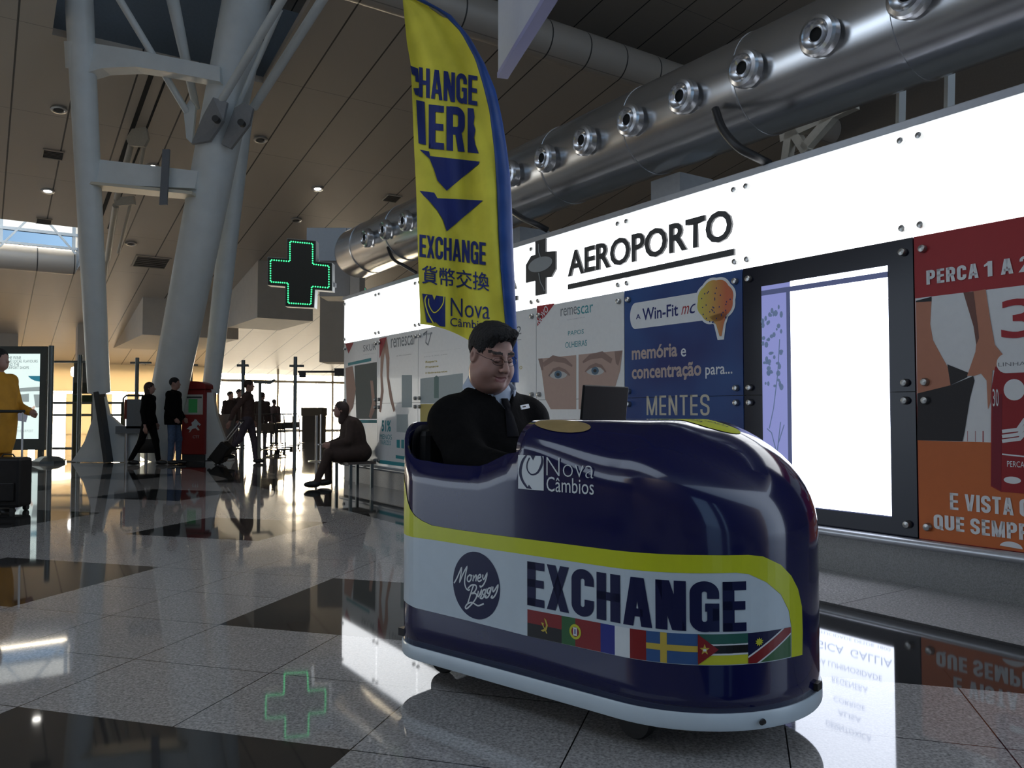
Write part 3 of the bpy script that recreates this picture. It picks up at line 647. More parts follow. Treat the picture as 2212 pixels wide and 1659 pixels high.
pa(o, 'lettering', navy_i, W2('Win-Fit', (1390, 693), (1467, 655), W2('A', (1376, 690), (1386, 678), Art(), bold=.02), bold=.015), .003)
pa(o, 'script_lettering', red_i, W2('m', (1474, 680), (1491, 660), Art(), shear=.4), .003); pa(o, 'script_lettering', navy_i, W2('c', (1492, 678), (1508, 655), Art(), shear=.4), .003)
def brain(grow):
    c = wal(1547, 650); R = .172 + grow
    pts = []
    for k in range(72):
        a = 2 * pi * k / 72; r = R * (1 + .06 * abs(sin(4 * a + .4)))
        pts.append((c[0] + r * 1.04 * cos(a), c[1] + r * .93 * sin(a)))
    return Art().poly(pts).poly([(c[0] - .06 - grow, c[1] - .12), (c[0] + .13 + grow, c[1] - .09), (c[0] + .085 + grow, c[1] - .20), (c[0] + .065 + grow, c[1] - .285 - grow * 1.3), (c[0] + .045 - grow, c[1] - .285 - grow * 1.3), (c[0] + .01 - grow, c[1] - .19)])
pa(o, 'brain_outline', wht, brain(.022), .0035)
OR = bpy.data.materials.new('brain_print'); OR.use_nodes = True; t = OR.node_tree; Bn = t.nodes['Principled BSDF']; Bn.inputs['Roughness'].default_value = .4
co = t.nodes.new('ShaderNodeTexCoord'); sx = t.nodes.new('ShaderNodeSeparateXYZ'); t.links.new(co.outputs['Generated'], sx.inputs[0])
rp = t.nodes.new('ShaderNodeValToRGB'); rp.color_ramp.elements[0].color = (.62, .55, .08, 1); rp.color_ramp.elements[1].color = (.60, .13, .04, 1); rp.color_ramp.elements[0].position = .05; rp.color_ramp.elements[1].position = .8
t.links.new(sx.outputs[0], rp.inputs[0]); t.links.new(rp.outputs[0], Bn.inputs['Base Color'])
pa(o, 'brain_picture', OR, brain(0), .005)
dots = Art(); rnd = random.Random(3); bc = wal(1549, 655)
for k in range(34):
    a = rnd.uniform(0, 2 * pi); r = .16 * sqrt(rnd.random()); dots.poly(ell(bc[0] + r * cos(a), bc[1] + r * sin(a), .006, .007, 6))
pa(o, 'speckles', navy_i, dots, .0065)
tan_i = ink('tan', (.50, .40, .36))
pa(o, 'lettering', tan_i, W2('concentração', (1367, 826), (1517, 780), W2('memória', (1367, 778), (1465, 740), Art(), bold=.028), bold=.028))
pa(o, 'lettering', wht, W2('para...', (1526, 818), (1584, 790), W2('e', (1473, 771), (1484, 752), Art(), bold=.01), bold=.01))
pa(o, 'headline', ink('cream', (.62, .58, .46)), Art().block('MENTES', wal(1399, 900)[0], wal(1399, 897)[1], wal(1535, 895)[0], wal(1399, 855)[1], .12, .14))
# -- digital screen
o = poster(6, 'black-framed digital screen glowing blue-white beside the buggy', mat('black_gloss', (.006, .007, .018), .15, spec=.25, noise=.02))
def emi(n, c, s): return mat(n, (.02, .02, .02), .3, emit=c, es=s)
SCN = emi('screen_white', (.80, .86, 1.0), 4.2); SCT = emi('screen_text', (.50, .60, .90), 2.3); SCB = emi('screen_lilac', (.30, .33, .75), .62); SCD = emi('screen_dark', (.10, .13, .35), .35); SCP = emi('screen_plant', (.14, .22, .42), .45)
pa(o, 'screen', SCN, Art().rect(-3.606, .412, -2.868, 1.935).rect(-3.606, 1.972, -2.868, 2.010), .003)
pa(o, 'screen_bar', SCD, Art().rect(-3.858, 1.935, -2.868, 1.972).rect(-3.640, .40, -3.606, 1.935).rect(-3.606, .405, -2.868, .412), .003)
pa(o, 'screen_side_picture', SCB, Art().rect(-3.858, .40, -3.640, 1.935).rect(-3.858, 1.972, -3.606, 2.005), .003)
pl = Art()
for k in range(46):
    zz = rnd.uniform(1.25, 1.85); xx = rnd.uniform(-3.85, -3.68) ; pl.poly(ell(xx, zz, rnd.uniform(.008, .02), rnd.uniform(.01, .025), 8))
pl.ribbon([(-3.80, .95), (-3.76, 1.1), (-3.72, 1.35), (-3.70, 1.6)], .008).ribbon([(-3.74, .6), (-3.73, .8), (-3.70, 1.0)], .008).ribbon([(-3.73, .75), (-3.78, .92), (-3.82, .95)], .008).ribbon([(-3.72, .85), (-3.67, .98)], .008)
pa(o, 'plant_picture', SCP, pl, .004)
st = Art(); xc = -3.16
for s_t, x0, x1, z0, z1 in (('DESINTOXICA', -3.36, -3.03, 1.015, 1.055), ('ALISA', -3.27, -3.10, .920, .955), ('CORRIGE', -3.30, -3.07, .838, .872), ('REGENERA', -3.31, -3.05, .708, .750), ('DÁ LUMINOSIDADE', -3.43, -2.95, .612, .658), ('LOGICA', -3.55, -3.22, .492, .545), ('GALLIA', -3.17, -2.88, .492, .545), ('TEM FELICIDADE DESDE 1800', -3.52, -2.89, .422, .442)):
    st.text(s_t, x0, z0, x1, z1)
pa(o, 'screen_lettering', SCT, st, .005)
# -- red and orange poster
o = poster(7, 'red and orange slimming poster with a figure 3, at the right edge', ink('brick_red', (.40, .025, .03), .3))
pa(o, 'orange_field', ink('orange', (.62, .16, .04), .3), Art().rect(-2.692, .296, -1.37, .897))
pa(o, 'white_field', wht, Art().rect(-2.692, .897, -1.37, 1.777))
sk = ink('tanned', (.56, .24, .15)); jn = ink('jeans', (.028, .025, .028))
pa(o, 'hip_picture', sk, Art().poly(WQ((1979, 652), (2013, 645), (2010, 700), (2016, 735), (2035, 770), (2052, 800), (2056, 835), (1982, 850))), .003)
pa(o, 'dark_top', dki, Art().poly(WQ((1979, 650), (2013, 641), (2013, 651), (1979, 653))), .004)
pa(o, 'jeans_picture', jn, Art().poly(WQ((1982, 850), (2055, 832), (2103, 812), (2106, 822), (2096, 860), (2084, 935), (2080, 953), (1982, 951))).poly(WQ((2047, 787), (2092, 805), (2090, 815), (2054, 832))), .004)
pa(o, 'arm_picture', sk, Art().poly(WQ((2090, 632), (2130, 625), (2140, 690), (2150, 745), (2175, 775), (2172, 800), (2145, 800), (2140, 870), (2135, 885), (2132, 822), (2120, 807), (2105, 812), (2090, 812), (2108, 760), (2112, 720))), .005)
pa(o, 'arm_shade', ink('tanned_dark', (.20, .09, .07)), Art().poly(WQ((2082, 632), (2104, 630), (2113, 700), (2116, 730), (2110, 745), (2104, 705))), .006)
pa(o, 'ruler_marks', red_i, Art().poly(WQ((2090, 931), (2091, 931), (2091, 953), (2090, 953))).poly(WQ((2107, 931), (2108, 931), (2108, 954), (2107, 954))).poly(WQ((2123, 931), (2125, 931), (2125, 955), (2123, 955))), .003)
bt_ = ink('bottle', (.33, .02, .025)); x0b, z1b = wal(2142, 800); 
pa(o, 'bottle_picture', bt_, Art().poly([(wal(2143, 1050)[0], wal(2143, 1050)[1]), (wal(2165, 1060)[0], wal(2165, 1062)[1]), (-1.5, wal(2165, 1062)[1]), (-1.5, 1.33), (wal(2153, 815)[0], 1.33), (wal(2145, 870)[0], 1.2)]), .006)
pa(o, 'bottle_side', ink('bottle_side', (.22, .015, .03)), Art().poly(WQ((2143, 1048), (2164, 1060), (2166, 850), (2146, 862))), .007)
pa(o, 'bottle_stripe', wht, Art().ribbon(WQ((2166, 932), (2200, 928), (2216, 905)), .02), .008)
pa(o, 'bottle_stripe', wht, Art().ribbon(WQ((2166, 943), (2202, 938), (2218, 918)), .02), .008); pa(o, 'bottle_stripe', wht, Art().ribbon(WQ((2166, 953), (2204, 948), (2220, 930)), .02), .008); pa(o, 'bottle_stripe', wht, Art().ribbon(WQ((2166, 981), (2222, 987)), .008), .008)
pa(o, 'bottle_lettering', wht, W2('PERCA', (2179, 1008), (2216, 997), Art()).text('30', *wal(2148, 878), *wal(2160, 840)), .008)
pa(o, 'bottle_badge', wht, Art().poly(ell(*wal(2194, 842), .055, .06, 24)), .008); pa(o, 'bottle_badge', wht, Art().poly(ell(*wal(2190, 1037), .045, .02, 20)), .008)
pa(o, 'pill_label', wht, Art().poly(arcp(wal(2160, 786)[0] + .04, wal(2160, 786)[1], .05, .055, 90, 270, 10) + [(-1.6, wal(2160, 786)[1] - .055), (-1.6, wal(2160, 786)[1] + .055)]), .008)
pa(o, 'pill_lettering', gry, W2('LINHA DETOX', (2160, 792), (2300, 777), Art()), .009)
z3 = [(.2, .78), (.22, .93), (.48, 1.0), (.78, .92), (.84, .76), (.72, .60), (.44, .53), (.74, .46), (.92, .28), (.80, .08), (.48, 0), (.16, .07), (.12, .22)]
x3a, z3a = wal(2166, 733); x3b, z3b = wal(2250, 640)
pa(o, 'figure', red_i, Art().text('3', x3a, z3a, x3b, z3b, bold=.012), .006)
zt0, zt1 = wal(2004, 616)[1], wal(2004, 585)[1]; 
pa(o, 'headline', wht, Art().block('PERCA', wal(2004, 600)[0], zt0, wal(2117, 600)[0], zt1, .2).block('1', wal(2129, 600)[0], zt0, wal(2147, 600)[0], zt1).block('A', wal(2165, 590)[0], zt0, wal(2192, 590)[0], zt1, .2).block('2', wal(2203, 590)[0], zt0, wal(2228, 590)[0], zt1), .006)
pa(o, 'headline', wht, Art().block('E', wal(2055, 1080)[0], wal(2055, 1100)[1], wal(2073, 1080)[0], wal(2055, 1064)[1]).block('VISTA', wal(2087, 1080)[0], wal(2055, 1100)[1], wal(2192, 1080)[0], wal(2055, 1064)[1], .19).block('O', wal(2205, 1080)[0], wal(2055, 1100)[1], wal(2232, 1080)[0], wal(2055, 1064)[1]), .006)
pa(o, 'headline', wht, Art().block('QUE', wal(2020, 1130)[0], wal(2020, 1143)[1], wal(2086, 1130)[0], wal(2020, 1110)[1], .2).block('SEMPRE', wal(2099, 1130)[0], wal(2020, 1143)[1], wal(2250, 1130)[0], wal(2020, 1110)[1], .19), .006)
pa(o, 'maker_badge', wht, Art().poly(ell(*wal(2187, 1183), .06, .035, 20, 0, pi)), .006)
# -- raised pharmacy name on the lit band
LT = mat('letter_grey', (.05, .05, .052), .4, noise=.03); YL = YF - .052
o = wthing('sign_lettering', 'raised dark grey AEROPORTO letters with an underline on the lit band', 'sign lettering', -5.1, 2.39, None, YL)
def raised(root, nm, art, th=.02):
    a = art.build(nm, LT, lambda x, z: (x - root['x0'], 0, z - root['z0']), root); md = a.modifiers.new('depth', 'SOLIDIFY'); md.thickness = th; md.offset = 0; return a
o['x0'] = -5.1; o['z0'] = 2.39
raised(o, 'lettering', Art().text('AEROPORTO', -6.12, 2.39, -4.08, 2.640, bold=.022)); raised(o, 'underline', Art().rect(-6.12, 2.268, -4.063, 2.318))
o = wthing('sign_lettering', 'raised dark grey FARMÁCIA letters half hidden behind the yellow banner', 'sign lettering', -7.9, 2.39, None, YL); o['x0'] = -7.9; o['z0'] = 2.39
raised(o, 'lettering', Art().text('FARMÁCIA', -8.85, 2.39, -7.02, 2.70, bold=.022)); raised(o, 'underline', Art().rect(-8.85, 2.268, -7.0, 2.318))
o = wthing('pharmacy_cross', 'grey pharmacy cross with a pale serpent cup on the lit band', 'pharmacy cross', -6.575, 2.272, None, YL); o['x0'] = -6.575; o['z0'] = 2.272
cr = Art().rect(-6.665, 2.272, -6.485, 2.838).poly([(-6.835, 2.43), (-6.665, 2.43), (-6.665, 2.70), (-6.74, 2.70), (-6.835, 2.62)]).poly([(-6.485, 2.70), (-6.315, 2.68), (-6.315, 2.50), (-6.39, 2.43), (-6.485, 2.44)])
raised(o, 'cross', cr); 
Art().poly(ell(-6.575, 2.585, .21, .075, 28)).ribbon([(-6.60, 2.80), (-6.60, 2.72), (-6.56, 2.64)], .014).ribbon([(-6.60, 2.50), (-6.57, 2.40), (-6.52, 2.34), (-6.50, 2.30)], .014).build('serpent_cup', ink('cup', (.34, .36, .36)), lambda x, z: (x + 6.575, -.014, z - 2.272), o)
# -- ventilation duct with nozzles above the kiosk
ductm = mat('galvanised_duct', (.60, .61, .63), .24, metal=.95, noise=.06, nscale=2.5, bump=.03)
DY, DZ, DR = 5.0, 3.6, .395
o = wthing('ventilation_duct', 'long shiny metal duct with round air nozzles above the pharmacy', 'duct', -6.2, DZ, None, DY)
b = MB(); xs = [-5.7] + [-5.55 + 1.22 * k for k in range(10)]
b.rings([[(x, DR * r_ * cos(a), DR * r_ * sin(a)) for a in [2 * pi * i / 40 for i in range(40)]] for x, r_ in [(-5.78, .3), (-5.77, .75), (-5.72, .93), (-5.62, 1.0), (5.6, 1.0)]]).build('pipe', ductm, o, smooth=40)
for k in range(10):
    x = -5.05 + 1.22 * k; MB().rings([[(x + d, (DR + h) * cos(a), (DR + h) * sin(a)) for a in [2 * pi * i / 40 for i in range(40)]] for d, h in ((-.012, -.002), (-.01, .005), (.01, .005), (.012, -.002))], cap=False).build('seam', ductm, o, smooth=60)
hole = mat('nozzle_dark', (.006, .006, .006), .9)
nz = None
for k in range(-1, 14):
    x = -2.54 - .61 * k + 6.2
    if nz is None:
        nm = MB().lathe([(.11, .30), (.13, .12), (.13, .10), (.105, .095), (.10, .06), (.135, .055), (.138, .0), (.125, -.02), (.10, -.03), (.085, -.01), (.06, .0), (.052, -.025), (.045, -.02), (.045, .06)], 26, (0, 0, 0), 'Y'); nz = nm.build('nozzle', ductm, o, smooth=35)
        nh = MB().lathe([(.001, -.004), (.047, -.004), (.047, .03), (.001, .03)], 18, (0, 0, 0), 'Y').build('opening', hole, nz)
        n_ = nz
    else:
        n_ = nz.copy(); COL.objects.link(n_); h_ = nh.copy(); COL.objects.link(h_); h_.parent = n_
    n_.location = (x, -.47, -.055); n_.rotation_euler = (radians(4), 0, 0)
for k in range(2): pass
# cables and struts between duct and kiosk
cab = mat('black_hose', (.012, .012, .013), .45, noise=.1)
def hose(lab, pts, r):
    P = [Vector(p) for p in pts]; o = thing('hose', lab, 'hose', P[-1]); b = MB()
    Q = []
    for i in range(len(P) - 1):
        p0, p1, p2, p3 = P[max(i - 1, 0)], P[i], P[i + 1], P[min(i + 2, len(P) - 1)]
        for k in range(6):
            u = k / 6; Q.append(.5 * ((2 * p1) + (p2 - p0) * u + (2 * p0 - 5 * p1 + 4 * p2 - p3) * u * u + (3 * p1 - p0 - 3 * p2 + p3) * u ** 3))
    Q.append(P[-1]); b.tube([q - P[-1] for q in Q], r, 10).build('tube', cab, o, smooth=50)
def wpt(px, py, v): x, z = wal(px, py, v); return WP(x, v, z)
hose('thick black hose dropping from the duct to the kiosk edge on the right', [wpt(1545, 236, 4.62), wpt(1562, 280, 4.6), wpt(1595, 318, 4.62), wpt(1635, 340, 4.72), wpt(1660, 353, 4.86)], .032)
hose('black cable from duct to kiosk edge just right of the banner', [wpt(1105, 455, 4.7), wpt(1130, 472, 4.72), wpt(1160, 485, 4.76), wpt(1183, 497, 4.86)], .03)
hose('thin black cable under the far end of the duct', [wpt(838, 535, 4.65), wpt(850, 560, 4.62), wpt(875, 575, 4.66), wpt(900, 590, 4.8)], .022)
for px, y0, y1, lab in ((1945, 196, 262, 'white strut between duct and kiosk, left of the pair'), (2050, 158, 232, 'white strut between duct and kiosk, right of the pair')):
    pb = wpt(px, y1, 5.6); pt = wpt(px + 3, y0 - 60, 5.6); o = thing('strut', lab, 'strut', pb, 0, 'struts over the kiosk'); MB().bar((0, 0, -.02), pt - pb, .05, .05).build('bar', white, o)
br = wthing('duct_bracket', 'grey bracket box carrying the duct on the kiosk roof', 'bracket', -5.1, 2.9, None, 5.2); MB().bx(-.18, .18, -.12, .3, 0, .28).build('box', gus, br)
br = wthing('duct_bracket', 'grey bracket box under the duct beside the banner', 'bracket', -7.6, 2.9, None, 5.2); MB().bx(-.2, .2, -.12, .3, 0, .28).build('box', gus, br)
rf = wthing('roof_truss', 'pale roof beams glimpsed through the gap under the metal duct', 'roof truss', -4.2, 2.9, None, 7.0)
for (a_, b_) in (((1738, 322), (1800, 250)), ((1745, 330), (1700, 262)), ((1700, 345), (1712, 262)), ((1690, 300), (1850, 225))):
    (xa, za), (xb, zb) = wal(*a_, 7.0), wal(*b_, 7.0); MB().bar((xa + 4.2, 0, za - 2.9), (xb + 4.2, 0, zb - 2.9), .09, .09).build('beam', tiem, rf)
# -- hanging white advert at the top
pa_, pb_ = D(1076, 156, 4.2), D(1340, -2, 4.2 * .62)
sg = thing('hanging_sign', 'blank pale hanging sign cut off by the top of the picture', 'sign', pa_); d_ = (pb_ - pa_); d_.z = 0; L_ = d_.length; d_.normalize(); sg.rotation_euler = (0, 0, atan2(d_.y, d_.x))
signw = mat('sign_white', (.50, .52, .58), .45, noise=.02); zz = 0
MB().bx(0, L_ * 2.2, 0, .05, zz, 1.4).build('board', signw, sg)
MB().bx(-.004, L_ * 2.2, -.004, .054, -.03, .0).build('edge_rail', mat('violet_edge', (.30, .30, .50), .4), sg)
Art().poly([(.55, .58), (.75, .60), (.9, .8), (.7, .85)]).build('green_mark', ink('green', (.30, .40, .08)), lambda a, b: (a, -.003, b), sg)
# -- green pharmacy cross and the box at the end of the kiosk
gc = thing('pharmacy_cross_sign', 'black cross sign outlined in green lights hanging at the far kiosk end', 'sign', D(648, 663, 11.5)); g0 = Vector(gc.location)
def gpt(px, py): p_ = D(px, py, 11.5) - g0; return (p_.x, p_.z)
def crs(e): return [gpt(*p_) for p_ in ((622 - e, 517 - e), (681 + e, 522 - e), (681 + e, 566 - e), (716 + e, 570 - e), (716 + e, 627 + e), (679 + e, 624 + e), (677 + e, 663 + e), (618 - e, 660 + e), (618 - e, 617 + e), (580 - e, 614 + e), (580 - e, 557 - e), (622 - e, 560 - e))]
blk_ = mat('cross_black', (.012, .016, .014), .35, noise=.03)
MB().prism(crs(2), 0, .16).build('case', mat('cross_case', (.50, .52, .52), .4), gc); MB().prism(crs(1), -.012, 0).build('face', blk_, gc)
led = mat('green_led', (.02, .1, .04), .4, emit=(.05, 1.0, .30), es=1.8)
C_ = crs(-5); la = Art()
for i in range(12):
    a, b2 = Vector(C_[i]), Vector(C_[(i + 1) % 12]); L = (b2 - a).length; n = max(4, int(L / .032))
    for k in range(n):
        p_ = a.lerp(b2, (k + .5) / n); la.poly(ell(p_.x, p_.y, .0115, .0115, 8))
la.build('light_outline', led, lambda a, b: (a, -.016, b), gc)
MB().bx(.3, .5, .05, .12, .3, .36).build('arm', gus, gc)
kb = thing('kiosk_bulkhead', 'pale panelled box above the far end of the kiosk, right of the green cross', 'bulkhead', D(720, 650, 13.4)); k0 = Vector(kb.location)
def kbx(x0, x1, y0, y1, Y, dpt, n, m_):
    a, c_ = D(x0, y1, Y) - k0, D(x1, y0, Y) - k0; MB().bx(a.x, c_.x, a.y, a.y + dpt, a.z, c_.z).build(n, m_, kb)
kbx(662, 748, 492, 563, 13.4, .7, 'upper_panel', mat('pale_panel', (.45, .50, .55), .4, noise=.03)); kbx(749, 772, 492, 563, 13.4, .7, 'upper_panel', mat('pale_panel'))
kbx(690, 756, 564, 640, 13.45, .6, 'lower_panel', mat('dim_panel', (.32, .31, .30), .5, noise=.03)); kbx(756, 777, 564, 645, 13.38, .5, 'pillar', mat('warm_panel', (.46, .42, .37), .5, noise=.03))
kbx(690, 744, 640, 782, 22.0, 1.0, 'far_pillar', soff)
xs_ = thing('exit_sign', 'small green lit exit sign in the gap under the duct end', 'sign', D(783, 640, 14.6)); MB().bx(-.06, .06, 0, .05, 0, .16).build('case', dkm, xs_); Art().rect(-.055, .01, .05, .15).build('lit_face', mat('exit_green', (.1, .4, .25), .4, emit=(.25, 1, .6), es=1.6), lambda a, b: (a, -.003, b), xs_)
# ================================================================ THE EXCHANGE BUGGY (local x: towards its nose, y: away from the camera)
BA = radians(-39.8); BCX, BCY = .618, 2.876
R, L, RC, XH = .450, 1.105, .20, -.41
bug = thing('exchange_buggy', 'dark blue and white rounded buggy with a yellow stripe and a row of flags', 'buggy', (BCX, BCY, 0), BA)
def bug_uv(px, py):             # photo pixel on the near side -> distance along the side, height
    d = ray(px, py); bx, by = cos(BA), sin(BA)
    ox = -BCX * bx - BCY * by; oy = BCX * by - BCY * bx; dx = d[0] * bx + d[1] * by; dy = -d[0] * by + d[1] * bx
    k = (-R - oy) / dy; x = ox + k * dx
    if x > 0:
        a = dx * dx + dy * dy; b = 2 * (ox * dx + oy * dy); c = ox * ox + oy * oy - R * R; k = (-b - sqrt(max(0, b * b - 4 * a * c))) / (2 * a)
        x = R * atan2(ox + k * dx, -(oy + k * dy))
    return x, CAMZ + d[2] * k
def side(u, z, off=0.0):
    if u > 0: th = u / R; return Vector(((R + off) * sin(th), -(R + off) * cos(th), z))
    if u < -(L - RC): th = (-(L - RC) - u) / RC; return Vector((-(L - RC) - (RC + off) * sin(th), -(R - RC) - (RC + off) * cos(th), z))
    return Vector((u, -R - off, z))
def outline():
    P = []                      # x, y, nx, ny, kind, parameter
    for k in range(6): P.append((-L, -(R - RC) * k / 6, -1, 0, 'rear', 1))
    for k in range(12):
        a = pi * .5 * k / 12; P.append((-(L - RC) - RC * cos(a), -(R - RC) - RC * sin(a), -cos(a), -sin(a), 'corner', 1 - k / 12))
    for k in range(11): P.append((-(L - RC) + (XH + L - RC) * k / 11, -R, 0, -1, 'side', 0))
    for k in range(12): P.append((XH * (1 - k / 12), -R, 0, -1, 'hood', 0))
    for k in range(41):
        a = -pi / 2 + pi * k / 40; P.append((R * cos(a), R * sin(a), cos(a), sin(a), 'hood', 1))
    return P + [(x, -y, nx, -ny, kd, pr) for x, y, nx, ny, kd, pr in P[::-1] if not (abs(y) < 1e-9) and not (x >= 0)]
OUT = outline()
def sm(t): t = max(0, min(1, t)); return t * t * (3 - 2 * t)
def rim(x, kd, pr):
    if kd in ('rear',): return 1.03
    if kd == 'corner': return .885 + .145 * sm(pr * 1.05)
    return .885 - .012 * sm((x + .93) / .2) + .057 * sm((x + .60) / .19) 
def hz0(x): return .93 - .11 * sm((x - XH) / .42) if x < 0 else .82 - .15 * sm(x / R)
def hrr(x): return .13 + .15 * sm((x - XH) / .42) if x < 0 else .28 + .165 * sm(x / R)
ZT = 1.043
def hood_pt(x, y, nx, ny, d, off=0.0):       # inset d from the outline on the rolled hood
    r = hrr(x); z0 = hz0(x); rz = ZT - z0; q = min(1, d / r); z = z0 + rz * sqrt(max(0, 1 - (1 - q) ** 2))
    return Vector((x - nx * d, y - ny * d, z))
def build_shell():
    v = []; f = []; n = len(OUT); ROWS = 9; HR = 15; idx = {}
    def put(key, p):
        idx[key] = len(v); v.append(tuple(p))
    for i, (x, y, nx, ny, kd, pr) in enumerate(OUT):
        top = hz0(x) if kd == 'hood' else rim(x, kd, pr)
        for j in range(ROWS): put((i, j), (x, y, .15 + (top - .15) * j / (ROWS - 1)))
        if kd == 'hood':
            r = hrr(x)
            for j in range(HR):
                a = pi / 2 * (j + 1) / HR; d = r * (1 - cos(a)); put((i, ROWS + j), hood_pt(x, y, nx, ny, d))
            put((i, ROWS + HR), hood_pt(x, y, nx, ny, r + (R - r) * .5)); put((i, ROWS + HR + 1), hood_pt(x, y, nx, ny, R))
    for i in range(n):
        k = (i + 1) % n; both = OUT[i][4] == 'hood' and OUT[k][4] == 'hood'
        for j in range(ROWS + HR + 1 if both else ROWS - 1):
            f.append((idx[i, j], idx[k, j], idx[k, j + 1], idx[i, j + 1]))
    me = bpy.data.meshes.new('body_shell'); me.from_pydata(v, [], f)
    bm = bmesh.new(); bm.from_mesh(me); bmesh.ops.remove_doubles(bm, verts=bm.verts, dist=.0008); bmesh.ops.recalc_face_normals(bm, faces=bm.faces); bm.to_mesh(me); bm.free(); me.validate()
    return me
NAVY = mat('navy_gloss', (.004, .006, .055), .12, coat=.4, ior=1.45, noise=.02)
shell = obj('body_shell', build_shell(), NAVY, bug, smooth=True); shell.data.set_sharp_from_angle(angle=radians(50))
so = shell.modifiers.new('thickness', 'SOLIDIFY'); so.thickness = .016; so.offset = -1
from mathutils.bvhtree import BVHTree
hb = bmesh.new(); hb.from_mesh(shell.data); HB = BVHTree.FromBMesh(hb)
def drape(x, y, off=.002):
    h = HB.ray_cast(Vector((max(x, XH + .01), y, 3)), Vector((0, 0, -1))); p, nn = h[0], h[1]
    return p + (nn if nn.z > 0 else -nn) * off
def band_obj(name, z0, z1, off, m, th=.01):
    rs = [[(x + nx * o, y + ny * o, z) for x, y, nx, ny, kd, pr in OUT] for o, z in ((off - th, z0), (off - .003, z0), (off, z0 + .006), (off, z1 - .006), (off - .003, z1), (off - th, z1))]
    return MB().rings(rs, cap=False).build(name, m, bug, smooth=40)
WHT = mat('gloss_white', (.48, .565, .63), .3, coat=.1, noise=.02)
YEL = mat('gloss_yellow', (.50, .55, .012), .3, coat=.1, noise=.02)
band_obj('skirt', .113, .165, .007, WHT)
MB().rings([[(x - nx * .006, y - ny * .006, z) for x, y, nx, ny, kd, pr in OUT] for z in (.117, .15)]).build('underbody', mat('underbody_black', (.012, .012, .013), .7, noise=.1), bug)
LIN = mat('cockpit_black', (.014, .014, .016), .6, noise=.1)
cz_ = [(x - nx * .03, y - ny * .03, kd, rim(x, kd, pr)) for x, y, nx, ny, kd, pr in OUT if kd != 'hood']
h_ = len(cz_)
MB().rings([[(x, y, .25) for x, y, kd, r_ in cz_], [(x, y, r_ - .012) for x, y, kd, r_ in cz_]], cap=False, closed=True).build('cockpit_lining', LIN, bug)
MB().bx(-1.07, .2, -.40, .40, .17, .20).build('footwell', LIN, bug)
seat = MB(); seat.bx(-1.02, -.58, -.36, .36, .20, .50); seat.build('seat', LIN, bug, bevel=.04)
MB().bar((-1.045, 0, .45), (-1.07, 0, 1.0), .10, .66, .06, .56, (1, 0, 0)).build('seat_back', LIN, bug, bevel=.03)
MB().bx(-.74, -.40, .03, .41, .925, .945).build('shelf', NAVY, bug, bevel=.004)
def bside(name, m, art, off, cut=.03):
    art.cut(cut); return art.build(name, m, lambda u, z: side(u, z, off), bug)
# ---- wrap graphics
yin = [(-.93, .583), (-.79, .584), (-.535, .580), (-.02, .579), (.181, .582), (.372, .585), (.414, .579), (.475, .551), (.532, .508), (.566, .455), (.578, .400), (.576, .310)]
yout = [(-.979, .72), (-.955, .691), (-.923, .667), (-.881, .651), (-.828, .638), (-.684, .634), (-.535, .633), (-.02, .634), (.271, .638), (.412, .637), (.463, .630), (.533, .599), (.580, .560), (.614, .515), (.635, .458), (.638, .379), (.634, .307)]
rear_l = -.93 - .5 * pi * RC
bside('yellow_stripe', YEL, Art().poly([(rear_l, .585)] + yin + yout[::-1] + [(-1.01, .78), (rear_l, .95)]), .0018)
bside('white_field', WHT, Art().poly([(rear_l, .325), (-.985, .318), (-.918, .312), (-.636, .309), (-.36, .303)] + [(.576, .310)] + yin[::-1] + [(rear_l, .590)]), .0010)
DKN = mat('print_navy', (.006, .009, .05), .3, spec=.3, noise=.02)
bside('lettering', DKN, Art().block('EXCHANGE', -.359, .4075, .404, .560, .205, .06), .0030)
bside('logo_disc', DKN, Art().poly(ell(-.598, .4425, .115, .121, 48)), .0022)
PR = mat('print_white', (.62, .67, .70), .3, noise=.02)
def zs(pts, ox=860, oy=1160, sc=.217): return [bug_uv(ox + sc * a, oy + sc * b) for a, b in pts]
scr = Art()
for st_ in ([(562, 458), (590, 410), (620, 340), (637, 305), (632, 360), (618, 445), (650, 370), (690, 298), (675, 380), (668, 450), (680, 505), (705, 528), (720, 520)],
            [(720, 376), (698, 395), (695, 430), (712, 442), (730, 420), (732, 390), (720, 376), (745, 385)], [(750, 440), (757, 385), (755, 410), (780, 378), (785, 395), (778, 440)],
            [(800, 412), (828, 395), (822, 372), (802, 390), (798, 425), (812, 440), (838, 425)], [(850, 372), (848, 405), (860, 418), (890, 362), (878, 425), (850, 480), (825, 495), (820, 480)],
            [(757, 478), (735, 540), (705, 640), (697, 655)], [(700, 512), (735, 478), (775, 478), (785, 505), (765, 545), (735, 562), (775, 560), (787, 590), (760, 640), (715, 690), (685, 712), (675, 695), (700, 662), (745, 652), (800, 682), (858, 662)],
            [(805, 535), (797, 580), (810, 588), (835, 528), (830, 575), (840, 580)], [(875, 522), (852, 530), (846, 565), (862, 570), (882, 520), (870, 570), (845, 608), (822, 605), (835, 585)],
            [(925, 505), (900, 515), (893, 552), (910, 558), (932, 503), (920, 560), (895, 600), (872, 600), (885, 580)], [(950, 492), (947, 530), (958, 540), (1000, 478), (985, 550), (955, 600), (932, 602), (945, 580)]):
    scr.curve(zs(st_), .0056)
bside('script_lettering', PR, scr, .0030)
